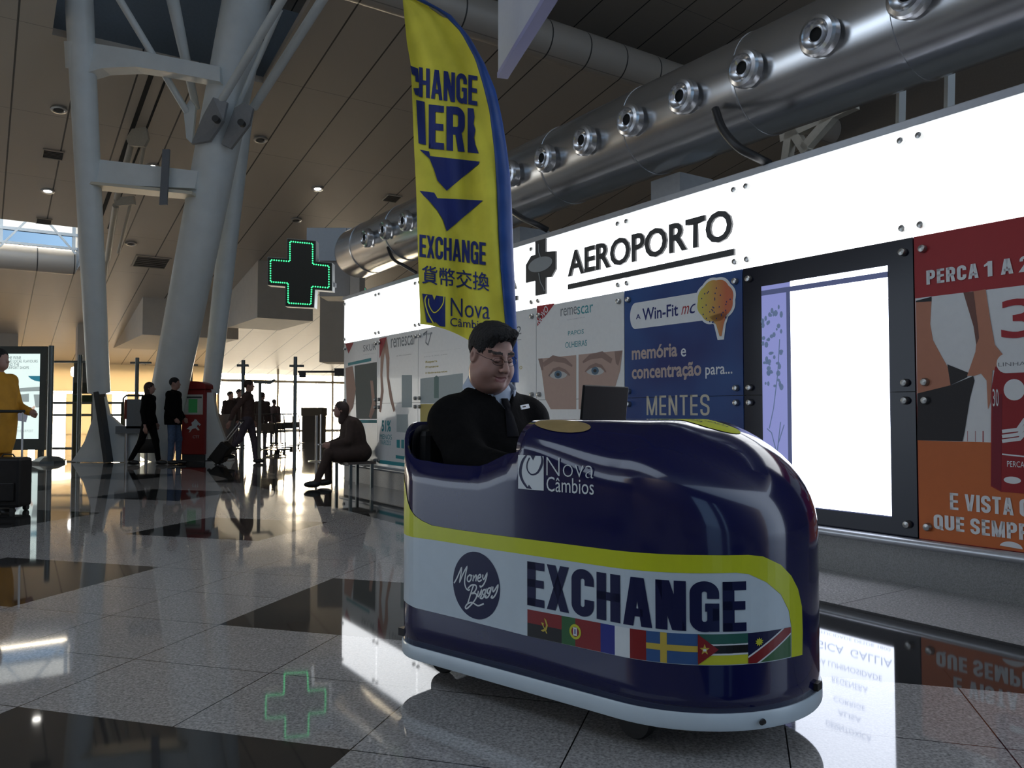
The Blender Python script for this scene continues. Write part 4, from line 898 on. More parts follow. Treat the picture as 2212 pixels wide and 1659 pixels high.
# nova logo
def zl(pts): return [bug_uv(840 + .217 * a, 880 + .217 * b) for a, b in pts]
bside('logo_square', PR, Art().rect(-.400, .804, -.288, .921), .0018)
bside('logo_curve', DKN, Art().curve(zl([(1375, 476), (1335, 535), (1312, 640), (1335, 730), (1385, 803)]), [.005, .010, .012, .010, .007]).curve(zl([(1405, 500), (1380, 560), (1385, 625), (1425, 668), (1480, 652), (1518, 590), (1532, 530), (1522, 480)]), [.005, .005, .005, .005, .007, .010, .009, .005]).poly(zl([(1412, 478), (1462, 478), (1440, 528)])).poly(zl([(1382, 806), (1398, 768), (1432, 815)])), .0026)
bside('lettering', PR, Art().text('Nova', -.276, .856, -.084, .918, bold=-.02), .0018); bside('lettering', PR, Art().text('Câmbios', -.276, .803, -.084, .853), .0018)
# flags along the lower edge
def fl_(c): return mat('flag_' + c[0], c[1], .3, noise=.03)
RED = fl_(('red', (.20, .010, .013))); BLK = fl_(('black', (.006, .006, .008))); GRN = fl_(('green', (.02, .10, .03))); GOLD = fl_(('gold', (.50, .38, .06))); BLU = fl_(('blue', (.010, .018, .20))); SWE = fl_(('mid_blue', (.03, .09, .24))); FWH = fl_(('white', (.62, .67, .70))); FY = fl_(('yellow', (.48, .50, .03))); TEA = fl_(('teal', (.02, .10, .08)))
def fz0(u): return .3035 + .0095 * (u + .36) / .93
FH = .091
def flagpart(name, m, pts, lvl):       # pts in flag space (u, 0..1)
    bside(name, m, Art().poly([(u, fz0(u) + FH * q) for u, q in pts]), .0022 + .0004 * lvl, .02)
def flag(u0, u1, items):
    w = u1 - u0
    for i, (n, m, pts) in enumerate(items): flagpart(n, m, [(u0 + w * a, b) for a, b in pts], items[i][0] != 'flag_field' and i or 0)
rp_ = lambda a, b, c, d: [(a, b), (c, b), (c, d), (a, d)]
star = lambda cx, cy, rx, ry, n, inner=.42, ph=pi / 2: [(cx + rx * (1 if k % 2 == 0 else inner) * cos(ph + pi * k / n), cy + ry * (1 if k % 2 == 0 else inner) * sin(ph + pi * k / n)) for k in range(2 * n)]
flag(-.359, -.2135, [('flag_field', RED, rp_(0, .5, 1, 1)), ('flag_field', BLK, rp_(0, 0, 1, .5)), ('flag_emblem', GOLD, [(.50, .80), (.56, .74), (.61, .55), (.57, .36), (.47, .28), (.40, .32), (.46, .36), (.53, .42), (.56, .55), (.52, .72)]), ('flag_emblem', GOLD, [(.41, .62), (.45, .60), (.60, .26), (.57, .24)]), ('flag_emblem', GOLD, star(.47, .58, .04, .07, 5))])
flag(-.2135, -.060, [('flag_field', GRN, rp_(0, 0, .36, 1)), ('flag_field', RED, rp_(.36, 0, 1, 1)), ('flag_emblem', FY, ell(.36, .52, .15, .27, 20)), ('flag_emblem', RED, ell(.36, .52, .10, .18, 16)), ('flag_emblem', FWH, rp_(.31, .38, .41, .68)), ('flag_emblem', BLU, rp_(.345, .44, .375, .62))])
flag(-.060, .100, [('flag_field', BLU, rp_(0, 0, .333, 1)), ('flag_field', FWH, rp_(.333, 0, .667, 1)), ('flag_field', RED, rp_(.667, 0, 1, 1))])
flag(.100, .255, [('flag_field', SWE, rp_(0, 0, 1, 1)), ('flag_cross', GOLD, rp_(.28, 0, .41, 1)), ('flag_cross', GOLD, rp_(0, .41, 1, .61))])
flag(.255, .4085, [('flag_field', TEA, rp_(0, .67, 1, 1)), ('flag_field', FWH, rp_(0, .62, 1, .68)), ('flag_field', BLK, rp_(0, .36, 1, .63)), ('flag_field', FWH, rp_(0, .30, 1, .37)), ('flag_field', FY, rp_(0, 0, 1, .31)), ('flag_triangle', RED, [(0, 0), (.40, .5), (0, 1)]), ('flag_emblem', GOLD, star(.13, .5, .10, .19, 5)), ('flag_emblem', FWH, rp_(.10, .45, .16, .52))])
flag(.4085, .5725, [('flag_field', DKN, [(0, 0), (1, 1), (0, 1)]), ('flag_field', GRN, [(0, 0), (1, 0), (1, 1)]), ('flag_stripe', FWH, [(0, 0), (.24, 0), (1, .76), (1, 1), (.76, 1), (0, .24)]), ('flag_stripe', RED, [(0, 0), (.18, 0), (1, .82), (1, 1), (.82, 1), (0, .18)]), ('flag_emblem', FY, star(.23, .68, .09, .15, 10, .6))])
# ---- stickers and openings on the hood
def drp(name, m, art, off): 
    art.cut(.03).cutz(.03); return art.build(name, m, lambda x, y: drape(x, y, off), bug)
oval = ell(.05, -.02, .17, .10, 40)
drp('oval_sticker', mat('sticker_yellow', (.52, .55, .03), .7, spec=.05, noise=.03), Art().poly(oval), .002)
drp('sticker_lettering', mat('sticker_ink', (.01, .012, .04), .7, spec=.05), Art().text('COMPRA & VENDA', -.07, -.01, .17, .025).text('MOEDA', 0, -.065, .10, -.03), .0035)
drp('hood_recess', mat('tan_lining', (.34, .24, .10), .5, noise=.1), Art().poly([(-.275 + .105 * cos(a) + .03 * sin(a), -.362 + .040 * sin(a)) for a in [2 * pi * i / 36 for i in range(36)]]), .003)
# ---- wheels
TY = mat('tyre_black', (.012, .012, .012), .6, noise=.1); HUBM = mat('hub_grey', (.16, .16, .16), .4, metal=.5)
def wheel(x, y, r, w, rz):
    t = MB().lathe([(r * .5, -w / 2), (r * .9, -w / 2), (r, -w * .28), (r, w * .28), (r * .9, w / 2), (r * .5, w / 2)], 28, (0, 0, 0), 'Y').build('wheel', TY, bug, smooth=40)
    t.location = (x, y, r); t.rotation_euler = (0, 0, rz)
    MB().lathe([(.001, -w * .42), (r * .52, -w * .42), (r * .52, w * .42), (.001, w * .42)], 20, (0, 0, 0), 'Y').build('hub', HUBM, t)
    MB().bx(x - .03, x + .03, y - .04, y + .04, r, .13).build('caster_fork', HUBM, bug)
wheel(-.97, -.235, .058, .035, .3); wheel(-.97, .27, .058, .035, .3); wheel(-.02, -.30, .066, .05, 0); wheel(-.02, .30, .066, .05, 0)
pu, pz = bug_uv(1644, 1548)
MB().lathe([(.001, -.016), (.007, -.016), (.009, .0), (.001, .004)], 12, (0, 0, 0), 'Y').build('latch', BLK, bug).location = side(pu, .138, .012)
MB().bx(-.008, .008, -.02, .02, -.012, .012).build('side_catch', TY, bug).location = side(.74, .185, .006)
# ================================================================ LAPTOP on the buggy shelf
lt_ = Vector((BCX + cos(BA) * -.50 - sin(BA) * .23, BCY + sin(BA) * -.50 + cos(BA) * .23, .946))
lap = thing('laptop', 'open black laptop on the buggy with its back to the viewer', 'laptop', lt_, BA)
LBK = mat('laptop_black', (.004, .004, .005), .45, spec=.2, noise=.05, nscale=60)
MB().bx(-.235, -.005, -.168, .168, 0, .018).build('base', LBK, lap, bevel=.004)
scn = MB().bx(-.006, .006, -.170, .170, .0, .222).build('lid', LBK, lap, bevel=.004); scn.location = (.0, 0, .014); scn.rotation_euler = (0, radians(6), 0)
MB().bx(-.0075, -.006, -.158, .158, .014, .212).build('display', mat('lit_display', (.02, .02, .03), .3, emit=(.55, .62, .85), es=.9), scn)
MB().bx(-.22, -.06, -.15, .15, .018, .020).build('keyboard', mat('key_grey', (.03, .03, .03), .5, noise=.2, nscale=80), lap)
Art().text('ASUS', -.02, .03, .02, .038).build('badge', mat('badge_grey', (.10, .10, .11), .4), lambda a, b: (.0066, a, b), scn)
# ================================================================ FEATHER FLAG on the rear far corner of the buggy
def interp(tab, y):
    for (a, b), (c, d) in zip(tab, tab[1:]):
        if y <= c: return b + (d - b) * (y - a) / (c - a)
    return tab[-1][1]
LE = [(-40, 868), (0, 870), (93, 879), (137, 887), (223, 891), (309, 894), (412, 899), (480, 901), (583, 904), (700, 908), (860, 912)]
XI = [(-40, 872), (-6, 885), (0, 899), (27, 954), (69, 995), (127, 1026), (186, 1044), (240, 1057), (330, 1068), (412, 1073), (498, 1076), (570, 1080), (652, 1087), (700, 1091), (860, 1101)]
XO = [(-40, 876), (-12, 890), (0, 911), (34, 975), (82, 1016), (137, 1047), (196, 1071), (258, 1085), (320, 1095), (378, 1102), (447, 1106), (567, 1110), (720, 1117), (823, 1121), (860, 1122)]
YF0 = 3.84
def fold(px, py):
    xl, xi = interp(LE, py), interp(XI, py); u = (px - xl) / max(xi - xl, 1)
    k = min(1, (py + 40) / 300)
    return YF0 + .028 * sin(u * 9 + py * .006) * k + .016 * sin(u * 17 - py * .011 + 1) * k + .03 * k * u * (1 - u)
fflag = thing('feather_flag', 'yellow feather banner with blue sleeve reading CHANGE HERE, standing behind the seated man', 'flag', D(1119, 850, 3.86)); ff0 = Vector(fflag.location)
YF_ = mat('yellow_cloth', (.78, .70, .06), .75, noise=.12, nscale=6, bump=.25); BF_ = mat('blue_cloth', (.006, .055, .26), .45, noise=.15, nscale=10, bump=.35)
def yb(u): return 700 + 14 * u + 86 * u * u
NU, NV = 30, 70; vv = []; ff_ = []
for j in range(NV + 1):
    for i in range(NU + 1):
        u = i / NU; y = -25 + (yb(u) + 25) * j / NV; x = interp(LE, y) + (interp(XI, y) - interp(LE, y)) * u
        vv.append(tuple(dep(x, y, fold(x, y)) - ff0))
for j in range(NV):
    for i in range(NU): a = j * (NU + 1) + i; ff_.append((a, a + 1, a + NU + 2, a + NU + 1))
me = bpy.data.meshes.new('banner'); me.from_pydata(vv, [], ff_); obj('banner', me, YF_, fflag, smooth=True)
rs = []
for j in range(61):
    y = -36 + 862 * j / 60; a, b = interp(XI, y), interp(XO, y); p_, q_ = dep(a, y, fold(a, y) if y < 790 else YF0), dep(b, y, YF0 + .012); c_ = (p_ + q_) / 2; d_ = (q_ - p_) / 2; t_ = .022
    wob = 1 + .12 * sin(y * .09) + .08 * sin(y * .23)
    rs.append([c_ + d_ * cos(k * pi / 6) + Vector((0, t_ * wob * sin(k * pi / 6), 0)) - ff0 for k in range(12)])
MB().rings(rs).build('sleeve', BF_, fflag, smooth=70)
pole = [dep((interp(XI, y) + interp(XO, y)) / 2, y, YF0 + .006) - ff0 for y in range(-30, 860, 40)]
MB().tube(pole + [Vector((.0, .0, -.02)), Vector((0, 0, -.62))], .010, 10).build('pole', mat('pole_grey', (.25, .25, .26), .35, metal=.6), fflag, smooth=50)
FB = mat('banner_blue', (.008, .022, .17), .7, noise=.1, nscale=8)
def fart(name, m, art, off=.004, cut=True):
    if cut: art.cut(6).cutz(10)
    return art.build(name, m, lambda x, y: dep(x, y, fold(x, y) - off) - ff0, fflag)
def slant(art, k, x0):
    art.v = [(a, b + k * (a - x0)) for a, b in art.v]; return art
fart('lettering', FB, slant(Art().block('HANGE', 905, 207, 1031, 142, .17, .06).poly([(886, 142), (903, 146), (905, 175), (898, 175), (897, 163), (890, 160)]).poly([(893, 190), (905, 188), (904, 205), (897, 203)]), .155, 890))
fart('lettering', FB, slant(Art().poly([(899, 216), (917, 218), (920, 311), (904, 309)]).block('ER', 926, 318, 1004, 222, .18, .07).poly([(1010, 222), (1023, 222), (1025, 240), (1023, 255), (1027, 268), (1024, 285), (1027, 300), (1034, 318), (1010, 318)]), .10, 900))
fart('arrow', FB, Art().poly([(906, 323), (927, 327), (929, 337), (1036, 349), (1033, 355), (965, 412), (945, 390), (937, 365), (928, 343), (915, 331)]))
fart('arrow', FB, Art().poly([(906, 412), (938, 416), (945, 428), (1043, 433), (965, 500), (957, 475), (945, 455), (930, 437), (915, 423)]))
fart('lettering', FB, slant(Art().block('EXCHANGE', 906, 555, 1049, 506, .165, .06), .125, 906))
fart('chinese_lettering', FB, slant(Art().text('貨幣交換', 911, 612, 1057, 572, bold=.008), .12, 911))
fart('logo_square', FB, Art().poly([(912, 634), (962, 641), (962, 706), (950, 704), (940, 695), (937, 698), (922, 696)]))
fart('logo_curve', YF_, Art().curve([(922, 638), (918, 650), (924, 675), (936, 698)], 2.6).curve([(926, 645), (927, 660), (937, 675), (948, 669), (957, 655), (959, 640)], 2.2).poly([(934, 637), (942, 638), (938, 648)]), .006)
fart('lettering', FB, slant(Art().text('Nova', 974, 683, 1058, 643, bold=-.005), .08, 974)); fart('lettering', FB, slant(Art().text('Câmbios', 973, 704, 1056, 686), .1, 973))
# ================================================================ THE SEATED MAN
PSI = radians(39.7); C0 = Vector((-.09, 3.40, 0))
man = thing('person', 'heavy man in glasses, dark sweater and pale collar seated in the blue buggy', 'person', C0, PSI)
RM = np.array(Matrix.Rotation(PSI, 3, 'Z'))
def LC(x, y, z): return (RM.T @ (np.array((x, y, z)) - np.array(C0))).tolist()
HC = np.array(LC(-.082, 3.30, 1.302))
HR = np.array(Matrix.Rotation(radians(-6), 3, 'Z') @ Matrix.Rotation(radians(20), 3, 'X'))   # head bowed towards the laptop
def hl(P): return (P - HC) @ HR
def hw(p): return Vector((HR @ np.array(p) + HC).tolist())
def head_fn(Q):
    d = elli(Q, (0, .018, .035), (.081, .100, .098))
    d = smin(d, elli(Q, (0, -.030, -.048), (.074, .068, .078)), .03)
    for s in (-1, 1):
        d = smin(d, elli(Q, (s * .043, -.050, -.045), (.035, .036, .040)), .025)
        d = smin(d, elli(Q, (s * .058, -.012, -.075), (.032, .045, .042)), .03)
    d = smin(d, elli(Q, (0, -.030, -.108), (.066, .060, .042)), .03)
    d = smin(d, elli(Q, (0, -.088, -.098), (.022, .016, .017)), .02)
    d = smin(d, cone(Q, (-.040, -.080, .034), (.040, -.080, .034), .012, .012), .015)
    for s in (-1, 1):
        d = -smin(-d, elli(Q, (s * .031, -.106, .012), (.021, .017, .011)), .012)
        d = smin(d, elli(Q, (s * .031, -.0835, .008), (.0150, .0125, .0125)), .004)
    d = smin(d, cone(Q, (0, -.094, .022), (0, -.122, -.026), .0085, .0135), .012)
    for s in (-1, 1): d = smin(d, elli(Q, (s * .0135, -.108, -.030), (.009, .011, .009)), .006)
    for s in (-1, 1): d = -smin(-d, elli(Q, (s * .008, -.118, -.040), (.004, .006, .004)), .004)
    d = smin(d, cone(Q, (-.022, -.0885, -.062), (.022, -.0885, -.062), .0065, .0065), .010)
    d = smin(d, cone(Q, (-.018, -.0890, -.076), (.018, -.0890, -.076), .0075, .0075), .008)
    d = -smin(-d, np.minimum(cone(Q, (-.036, -.090, -.0600), (0, -.1000, -.0690), .0022, .0028), cone(Q, (0, -.1000, -.0690), (.036, -.090, -.0600), .0028, .0022)), .003)
    for s in (-1, 1): d = -smin(-d, cone(Q, (s * .030, -.104, -.035), (s * .042, -.094, -.068), .003, .003), .010)
    for s in (-1, 1):
        e = elli(Q, (s * .083, .012, -.004), (.011, .023, .033)); e = -smin(-e, elli(Q, (s * .095, .008, .0), (.008, .012, .020)), .006)
        d = smin(d, e, .006)
    return d
SH = {-1: (-.215, .0, 1.035), 1: (.215, .0, 1.035)}
EL = {-1: LC(-.170, 3.15, .872), 1: (.29, .09, .90)}
HA = {-1: LC(.02, 2.955, .860), 1: LC(.185, 3.405, .985)}
def fingers(P, w, e, up=(0, 0, 1), k=1.0):
    w = np.array(w, float); e = np.array(e, float); f = (w - e) / np.linalg.norm(w - e); u = np.array(up, float); sd = np.cross(f, u); sd /= np.linalg.norm(sd); u = np.cross(sd, f)
    d = smin(cone(P, w, w + f * .05, .026, .030), cone(P, w + f * .03 + sd * .018, w + f * .075 + sd * .026, .018, .018), .02)
    d = smin(d, cone(P, w + f * .03 - sd * .018, w + f * .075 - sd * .026, .018, .018), .02)
    for i, L_ in enumerate((.062, .072, .068, .052)):
        o = sd * (.027 - .018 * i); a = w + f * .08 + o; b = a + f * L_ * .55 - u * .006; c = b + f * L_ * .4 - u * .022
        d = smin(d, np.minimum(cone(P, a, b, .0095, .009), cone(P, b, c, .009, .0075)), .006)
    t0 = w + f * .025 + sd * .03; t1 = t0 + f * .03 + sd * .022 - u * .01; return smin(d, np.minimum(cone(P, t0, t1, .013, .011), cone(P, t1, t1 + f * .03 - u * .006, .011, .008)), .01)
def body_fn(P):
    d = head_fn(hl(P))
    nb = np.array((0, .02, 1.10)); nt_ = np.array(hw((0, .03, -.07)))
    d = smin(d, cone(P, nb, nt_, .075, .070), .03)
    d = smin(d, elli(P, (0, .01, .96), (.17, .11, .15)), .04); d = smin(d, elli(P, (0, -.02, .74), (.18, .15, .20)), .05); d = smin(d, elli(P, (0, .02, .58), (.17, .13, .10)), .05)
    for s in (-1, 1):
        d = smin(d, cone(P, SH[s], EL[s], .050, .042), .03); d = smin(d, cone(P, EL[s], HA[s], .042, .026), .02); d = smin(d, fingers(P, HA[s], EL[s]), .015)
        d = smin(d, cone(P, (s * .10, -.05, .57), (s * .12, -.44, .60), .075, .055), .03); d = smin(d, cone(P, (s * .12, -.44, .60), (s * .12, -.50, .28), .05, .035), .02)
    return d
SKIN = mat('skin', (.36, .205, .165), .5, noise=.06, nscale=30, sss=.15)
LIP = mat('lip', (.30, .12, .11), .45); BROW = mat('brow_dark', (.03, .02, .016), .7)
bx0 = HC - .125; bx1 = HC + .125
body = sdf_obj('body', body_fn, (-.46, -.72, .2), (.50, .30, HC[2] + .17), .015, [SKIN, LIP, BROW], man, fine=[(-.11, .11, .004), (HC[1] - .16, HC[1] + .13, .004), (1.14, HC[2] + .16, .004)])
me = body.data
co = np.empty(len(me.polygons) * 3); me.polygons.foreach_get('center', co); Q = hl(co.reshape(-1, 3))
mi = np.zeros(len(Q), int)
ax_ = np.abs(Q[:, 0])
lipm = (ax_ < .026) & (Q[:, 2] < -.0585 + ax_ * .02) & (Q[:, 2] > -.083 + ax_ * .25) & (Q[:, 1] < -.084); mi[lipm] = 1
brow = (np.abs(Q[:, 2] - (.0385 - (ax_ - .034) ** 2 * 6)) < .0055) & (ax_ > .012) & (ax_ < .058) & (Q[:, 1] < -.05); mi[brow] = 2
lash = (np.abs(Q[:, 2] - (.0015 + (ax_ - .031) ** 2 * 12)) < .0022) & (np.abs(ax_ - .031) < .016) & (Q[:, 1] < -.07); mi[lash] = 2
me.polygons.foreach_set('material_index', mi.astype(np.int32))
HAIR = mat('hair_black', (.008, .007, .007), .75, noise=.3, nscale=120, bump=.8)
def hair_fn(P):
    Q = hl(P)
    d = smin(elli(Q, (0, .028, .044), (.0885, .105, .099)), elli(Q, (.0, -.028, .098), (.070, .060, .042)), .04)
    d = smin(d, cone(Q, (-.045, -.062, .112), (.045, -.070, .120), .018, .014), .02)
    d = d + .0022 * np.sin(Q[:, 0] * 190 + 22 * np.sin(Q[:, 1] * 26)) * np.sin(Q[:, 2] * 60 + Q[:, 1] * 90)
    zl_ = np.interp(Q[:, 1], [-.12, -.085, -.068, -.058, -.046, -.032, -.014, .03, .045, .12], [.096, .094, .084, .050, .008, -.012, .016, .034, -.040, -.080])
    zl_ = zl_ - .016 * np.clip(-Q[:, 0] * 16, -1, 1) * (Q[:, 1] < -.05)
    zl_ = zl_ + (.005 * np.sin(Q[:, 0] * 210 + 1) + .003 * np.sin(Q[:, 0] * 470)) * (Q[:, 1] < -.045)
    d = np.maximum(d, zl_ - Q[:, 2])
    return np.maximum(d, -elli(Q, (0, .018, .033), (.078, .097, .096)))
sdf_obj('hair', hair_fn, HC - .16, HC + .18, .0045, HAIR, man)
SWT = mat('sweater_black', (.0035, .0033, .0035), .9, spec=.15, noise=.25, nscale=40, bump=.3)
def sweater_fn(P):
    d = elli(P, (0, .005, .965), (.205, .145, .16)); d = smin(d, elli(P, (0, -.045, .765), (.235, .205, .20)), .08); d = smin(d, elli(P, (0, .02, .60), (.225, .18, .13)), .06)
    d = smin(d, cone(P, (-.16, .01, 1.055), (.16, .01, 1.055), .075, .075), .06); d = smin(d, np.minimum(cone(P, (0, .02, 1.115), (-.17, .0, 1.065), .085, .07), cone(P, (0, .02, 1.115), (.17, .0, 1.065), .085, .07)), .05); d = smin(d, cone(P, (0, .02, 1.08), (0, .005, 1.145), .11, .100), .05)
    for s in (-1, 1):
        w = np.array(HA[s]); e = np.array(EL[s])
        d = smin(d, cone(P, SH[s], EL[s], .092, .082), .05); d = smin(d, cone(P, EL[s], e + (w - e) * .97, .080, .046), .04)
    fold = .004 * np.sin(P[:, 2] * 60 + P[:, 0] * 35) * np.clip((1.0 - P[:, 2]) * 6, 0, 1)
    d = d + fold
    nk = elli(P, (0, -.020, 1.200), (.110, .112, .085))            # neck hole with a V at the front
    v_ = np.maximum(np.abs(P[:, 0]) * 1.0 - (P[:, 2] - 1.075) * .8, np.maximum(P[:, 1] + .02, 1.075 - P[:, 2])); 
    return np.maximum(d, -np.minimum(nk, v_))
sdf_obj('sweater', sweater_fn, (-.48, -.62, .44), (.50, .30, 1.28), .009, SWT, man)
SHT = mat('shirt_pale_blue', (.40, .47, .58), .7, noise=.05, nscale=40)
def shirt_fn(P):
    d = smin(elli(P, (0, .005, .965), (.197, .137, .152)), cone(P, (0, .02, 1.07), (0, .005, 1.14), .102, .092), .05); d = smin(d, cone(P, (-.13, .015, 1.07), (.13, .015, 1.07), .065, .065), .06)
    return np.maximum(np.maximum(d, .90 - P[:, 2]), -elli(P, (0, .0, 1.23), (.080, .084, .09)))
sdf_obj('shirt', shirt_fn, (-.25, -.20, .88), (.25, .20, 1.22), .008, SHT, man)
# collar: a folded band standing round the neck, open in front
crs_ = []
CR = Matrix.Rotation(radians(24), 3, 'X')
for k in range(33):
    a = radians(-150 + 300 * k / 32); fr_ = (1 - cos(a)) / 2          # 0 at the back, 1 at the front
    n = Vector((sin(a), cos(a), 0)); r = .099 + .006 * fr_; dn = .042 + .018 * fr_
    c_ = n * r
    q_ = [c_ - n * .004, c_ + n * .003 + Vector((0, 0, .002)), c_ + n * .017 - Vector((0, 0, dn)), c_ + n * .011 - Vector((0, 0, dn)), c_ - Vector((0, 0, .008)), c_ - n * .007 - Vector((0, 0, .03))]
    crs_.append([CR @ p_ + Vector((0, -.006, 1.196)) for p_ in q_])
MB().rings(crs_).build('collar', SHT, man, smooth=50)
TIE = mat('tie_dark', (.004, .004, .007), .8, spec=.2, noise=.2, nscale=60)
tb = MB(); tb.rings([[Vector((a * w, y + b * .008, z)) for a, b in ((-1, 0), (-.7, -1), (.7, -1), (1, 0), (.7, 1), (-.7, 1))] for w, y, z in ((.016, -.092, 1.128), (.021, -.104, 1.105), (.013, -.113, 1.085), (.022, -.128, 1.05), (.03, -.142, 1.00), (.034, -.148, .97))])
tb.build('tie', TIE, man, smooth=50)
# name tag on the left chest
tg = MB().bx(-.032, .032, -.004, 0, -.009, .009).build('name_tag', mat('tag_white', (.60, .62, .66), .4, noise=.03), man)
tg.location = Vector(LC(*dep(1133, 879, 3.286))) ; tg.rotation_euler = (radians(-18), radians(-6), radians(18))
Art().rect(-.022, -.002, .004, .003).build('tag_print', BROW, lambda a, b: (a, -.0045, b), tg)
# glasses
gm2 = MB()
for s in (-1, 1):
    ring_ = [hw((s * .032 + .0245 * cos(a), -.1065 - .004 * cos(a) ** 2 + .010 * (abs(s * .032 + .0245 * cos(a)) / .05) ** 2, .006 + .0155 * sin(a))) for a in [2 * pi * k / 20 for k in range(21)]]
    gm2.tube(ring_, .0009, 6); gm2.tube([hw((s * .0565, -.098, .010)), hw((s * .076, -.07, .012)), hw((s * .086, .0, .014)), hw((s * .086, .018, .006))], .0011, 6)
gm2.tube([hw((-.0085, -.111, .009)), hw((0, -.115, .011)), hw((.0085, -.111, .009))], .0011, 6)
gm2.build('glasses', mat('glasses_rim', (.03, .03, .035), .25, metal=.8), man)
TRS = mat('trousers_charcoal', (.012, .012, .015), .75, noise=.15)
def trs_fn(P):
    d = elli(P, (0, .02, .57), (.215, .17, .11))
    for s in (-1, 1): d = smin(d, cone(P, (s * .10, -.05, .57), (s * .12, -.44, .605), .098, .075), .04); d = smin(d, cone(P, (s * .12, -.44, .605), (s * .12, -.50, .30), .072, .052), .03)
    return d
sdf_obj('trousers', trs_fn, (-.26, -.62, .24), (.26, .24, .72), .016, TRS, man)
for s in (-1, 1):
    sdf_obj('shoe', lambda P: np.maximum(smin(elli(P, (s * .12, -.55, .245), (.048, .12, .045)), cone(P, (s * .12, -.50, .25), (s * .12, -.50, .30), .045, .045), .02), .205 - P[:, 2]), (s * .12 - .07, -.70, .19), (s * .12 + .07, -.42, .36), .012, mat('shoe_black', (.01, .01, .01), .35, noise=.05), man)
# ================================================================ TRAVELLERS AND THINGS FURTHER BACK
def figure(label, loc, face, J=None, cols=None, hem=.80, longhair=False, height=1.75, stance='stand', sleeve=1.0, skirt=False, bulk_=1.0):
    """face: heading in degrees, 0 = towards the camera, 90 = to the right of the photo. local: x = their left, -y = forward"""
    k = height / 1.75; rz = radians(face)
    o = thing('person', label, 'person', loc, rz)
    c = dict(skin=SKIN, top=SWT, legs=TRS, hair=HAIR, shoe=mat('shoe_black'))
    if cols: c.update(cols)
    j = {'hd': (0, -.02, 1.625), 'nk': (0, .0, 1.46), 'ch': (0, 0, 1.27), 'pv': (0, .01, .97), 'shl': (.185, .01, 1.41), 'shr': (-.185, .01, 1.41), 'ell': (.235, .03, 1.13), 'elr': (-.235, .03, 1.13), 'wrl': (.225, -.06, .88), 'wrr': (-.225, -.06, .88),
         'hpl': (.09, 0, .93), 'hpr': (-.09, 0, .93), 'knl': (.10, -.01, .51), 'knr': (-.10, -.01, .51), 'anl': (.10, .02, .085), 'anr': (-.10, .02, .085)}
    if stance == 'walk': j.update(knl=(.09, -.16, .52), anl=(.09, -.24, .10), knr=(-.09, .10, .50), anr=(-.09, .33, .16), ell=(.23, .10, 1.13), wrl=(.22, .02, .88), elr=(-.23, -.05, 1.13), wrr=(-.22, -.20, .92))
    if J: j.update(J)
    j = {a: np.array(b, float) * k for a, b in j.items()}
    yh = -.0 if 'hdir' not in (J or {}) else 0
    def legs(P, e):
        d = elli(P, j['pv'], ((.155 * bulk_ + e) * k, (.115 * bulk_ + e) * k, (.13 + e) * k))
        for s in 'lr':
            d = smin(d, cone(P, j['hp' + s], j['kn' + s], (.078 + e) * k, (.055 + e) * k), .04); d = smin(d, cone(P, j['kn' + s], j['an' + s], (.052 + e) * k, (.036 + e) * k), .03)
        return d
    def tors(P, e):
        mid = (j['ch'] + j['pv']) / 2
        d = elli(P, j['ch'], ((.165 * bulk_ + e) * k, (.105 * bulk_ + e) * k, (.17 + e) * k)); d = smin(d, elli(P, mid, ((.145 * bulk_ + e) * k, (.105 * bulk_ + e) * k, .20 * k)), .06)
        d = smin(d, elli(P, j['pv'], ((.155 * bulk_ + e) * k, (.115 * bulk_ + e) * k, (.13 + e) * k)), .06); d = smin(d, cone(P, j['shl'], j['shr'], (.055 + e) * k, (.055 + e) * k), .05)
        return d
    def arms(P, e, t=1.0):
        d = None
        for s in 'lr':
            w = j['el' + s] + (j['wr' + s] - j['el' + s]) * t
            q = smin(cone(P, j['sh' + s], j['el' + s], (.046 + e) * k, (.038 + e) * k), cone(P, j['el' + s], w, (.038 + e) * k, (.026 + e) * k), .02); d = q if d is None else np.minimum(d, q)
        return d
    def head(P):
        h = j['hd']; d = elli(P, h + np.array((0, .012, .025)) * k, np.array((.074, .094, .098)) * k); d = smin(d, elli(P, h + np.array((0, -.035, -.045)) * k, np.array((.056, .055, .068)) * k), .03)
        d = smin(d, cone(P, h + np.array((0, -.088, .01)) * k, h + np.array((0, -.108, -.022)) * k, .009, .012), .012)
        for s in (-1, 1): d = smin(d, elli(P, h + np.array((s * .074, .01, -.005)) * k, np.array((.010, .020, .030)) * k), .006); d = -smin(-d, elli(P, h + np.array((s * .03, -.100, .010)) * k, (.018, .012, .009)), .008)
        d = -smin(-d, cone(P, h + np.array((-.02, -.092, -.062)) * k, h + np.array((.02, -.092, -.062)) * k, .003, .003), .006)
        return smin(d, cone(P, j['nk'] - np.array((0, 0, .05)), h + np.array((0, .02, -.06)) * k, .055 * k, .050 * k), .025)
    def body(P):
        d = smin(tors(P, 0), legs(P, 0), .04); d = smin(d, arms(P, 0), .03); d = smin(d, head(P), .03)
        for s in 'lr':
            d = smin(d, fingers(P, j['wr' + s], j['el' + s], (1, 0, 0.01) if s == 'l' else (-1, 0, .01)), .012)
            a = j['an' + s]; d = smin(d, cone(P, a, a + np.array((0, -.10, -.045)) * k, .036, .028), .02)
        return d
    A_ = np.array(list(j.values())); lo = A_.min(0) - .20; hi = A_.max(0) + .20; lo[2] = -.03
    sdf_obj('body', body, lo, hi, .017, c['skin'], o, fine=[(j['hd'][0] - .1, j['hd'][0] + .1, .010), (j['hd'][1] - .13, j['hd'][1] + .12, .010), (j['hd'][2] - .16, j['hd'][2] + .14, .010)])
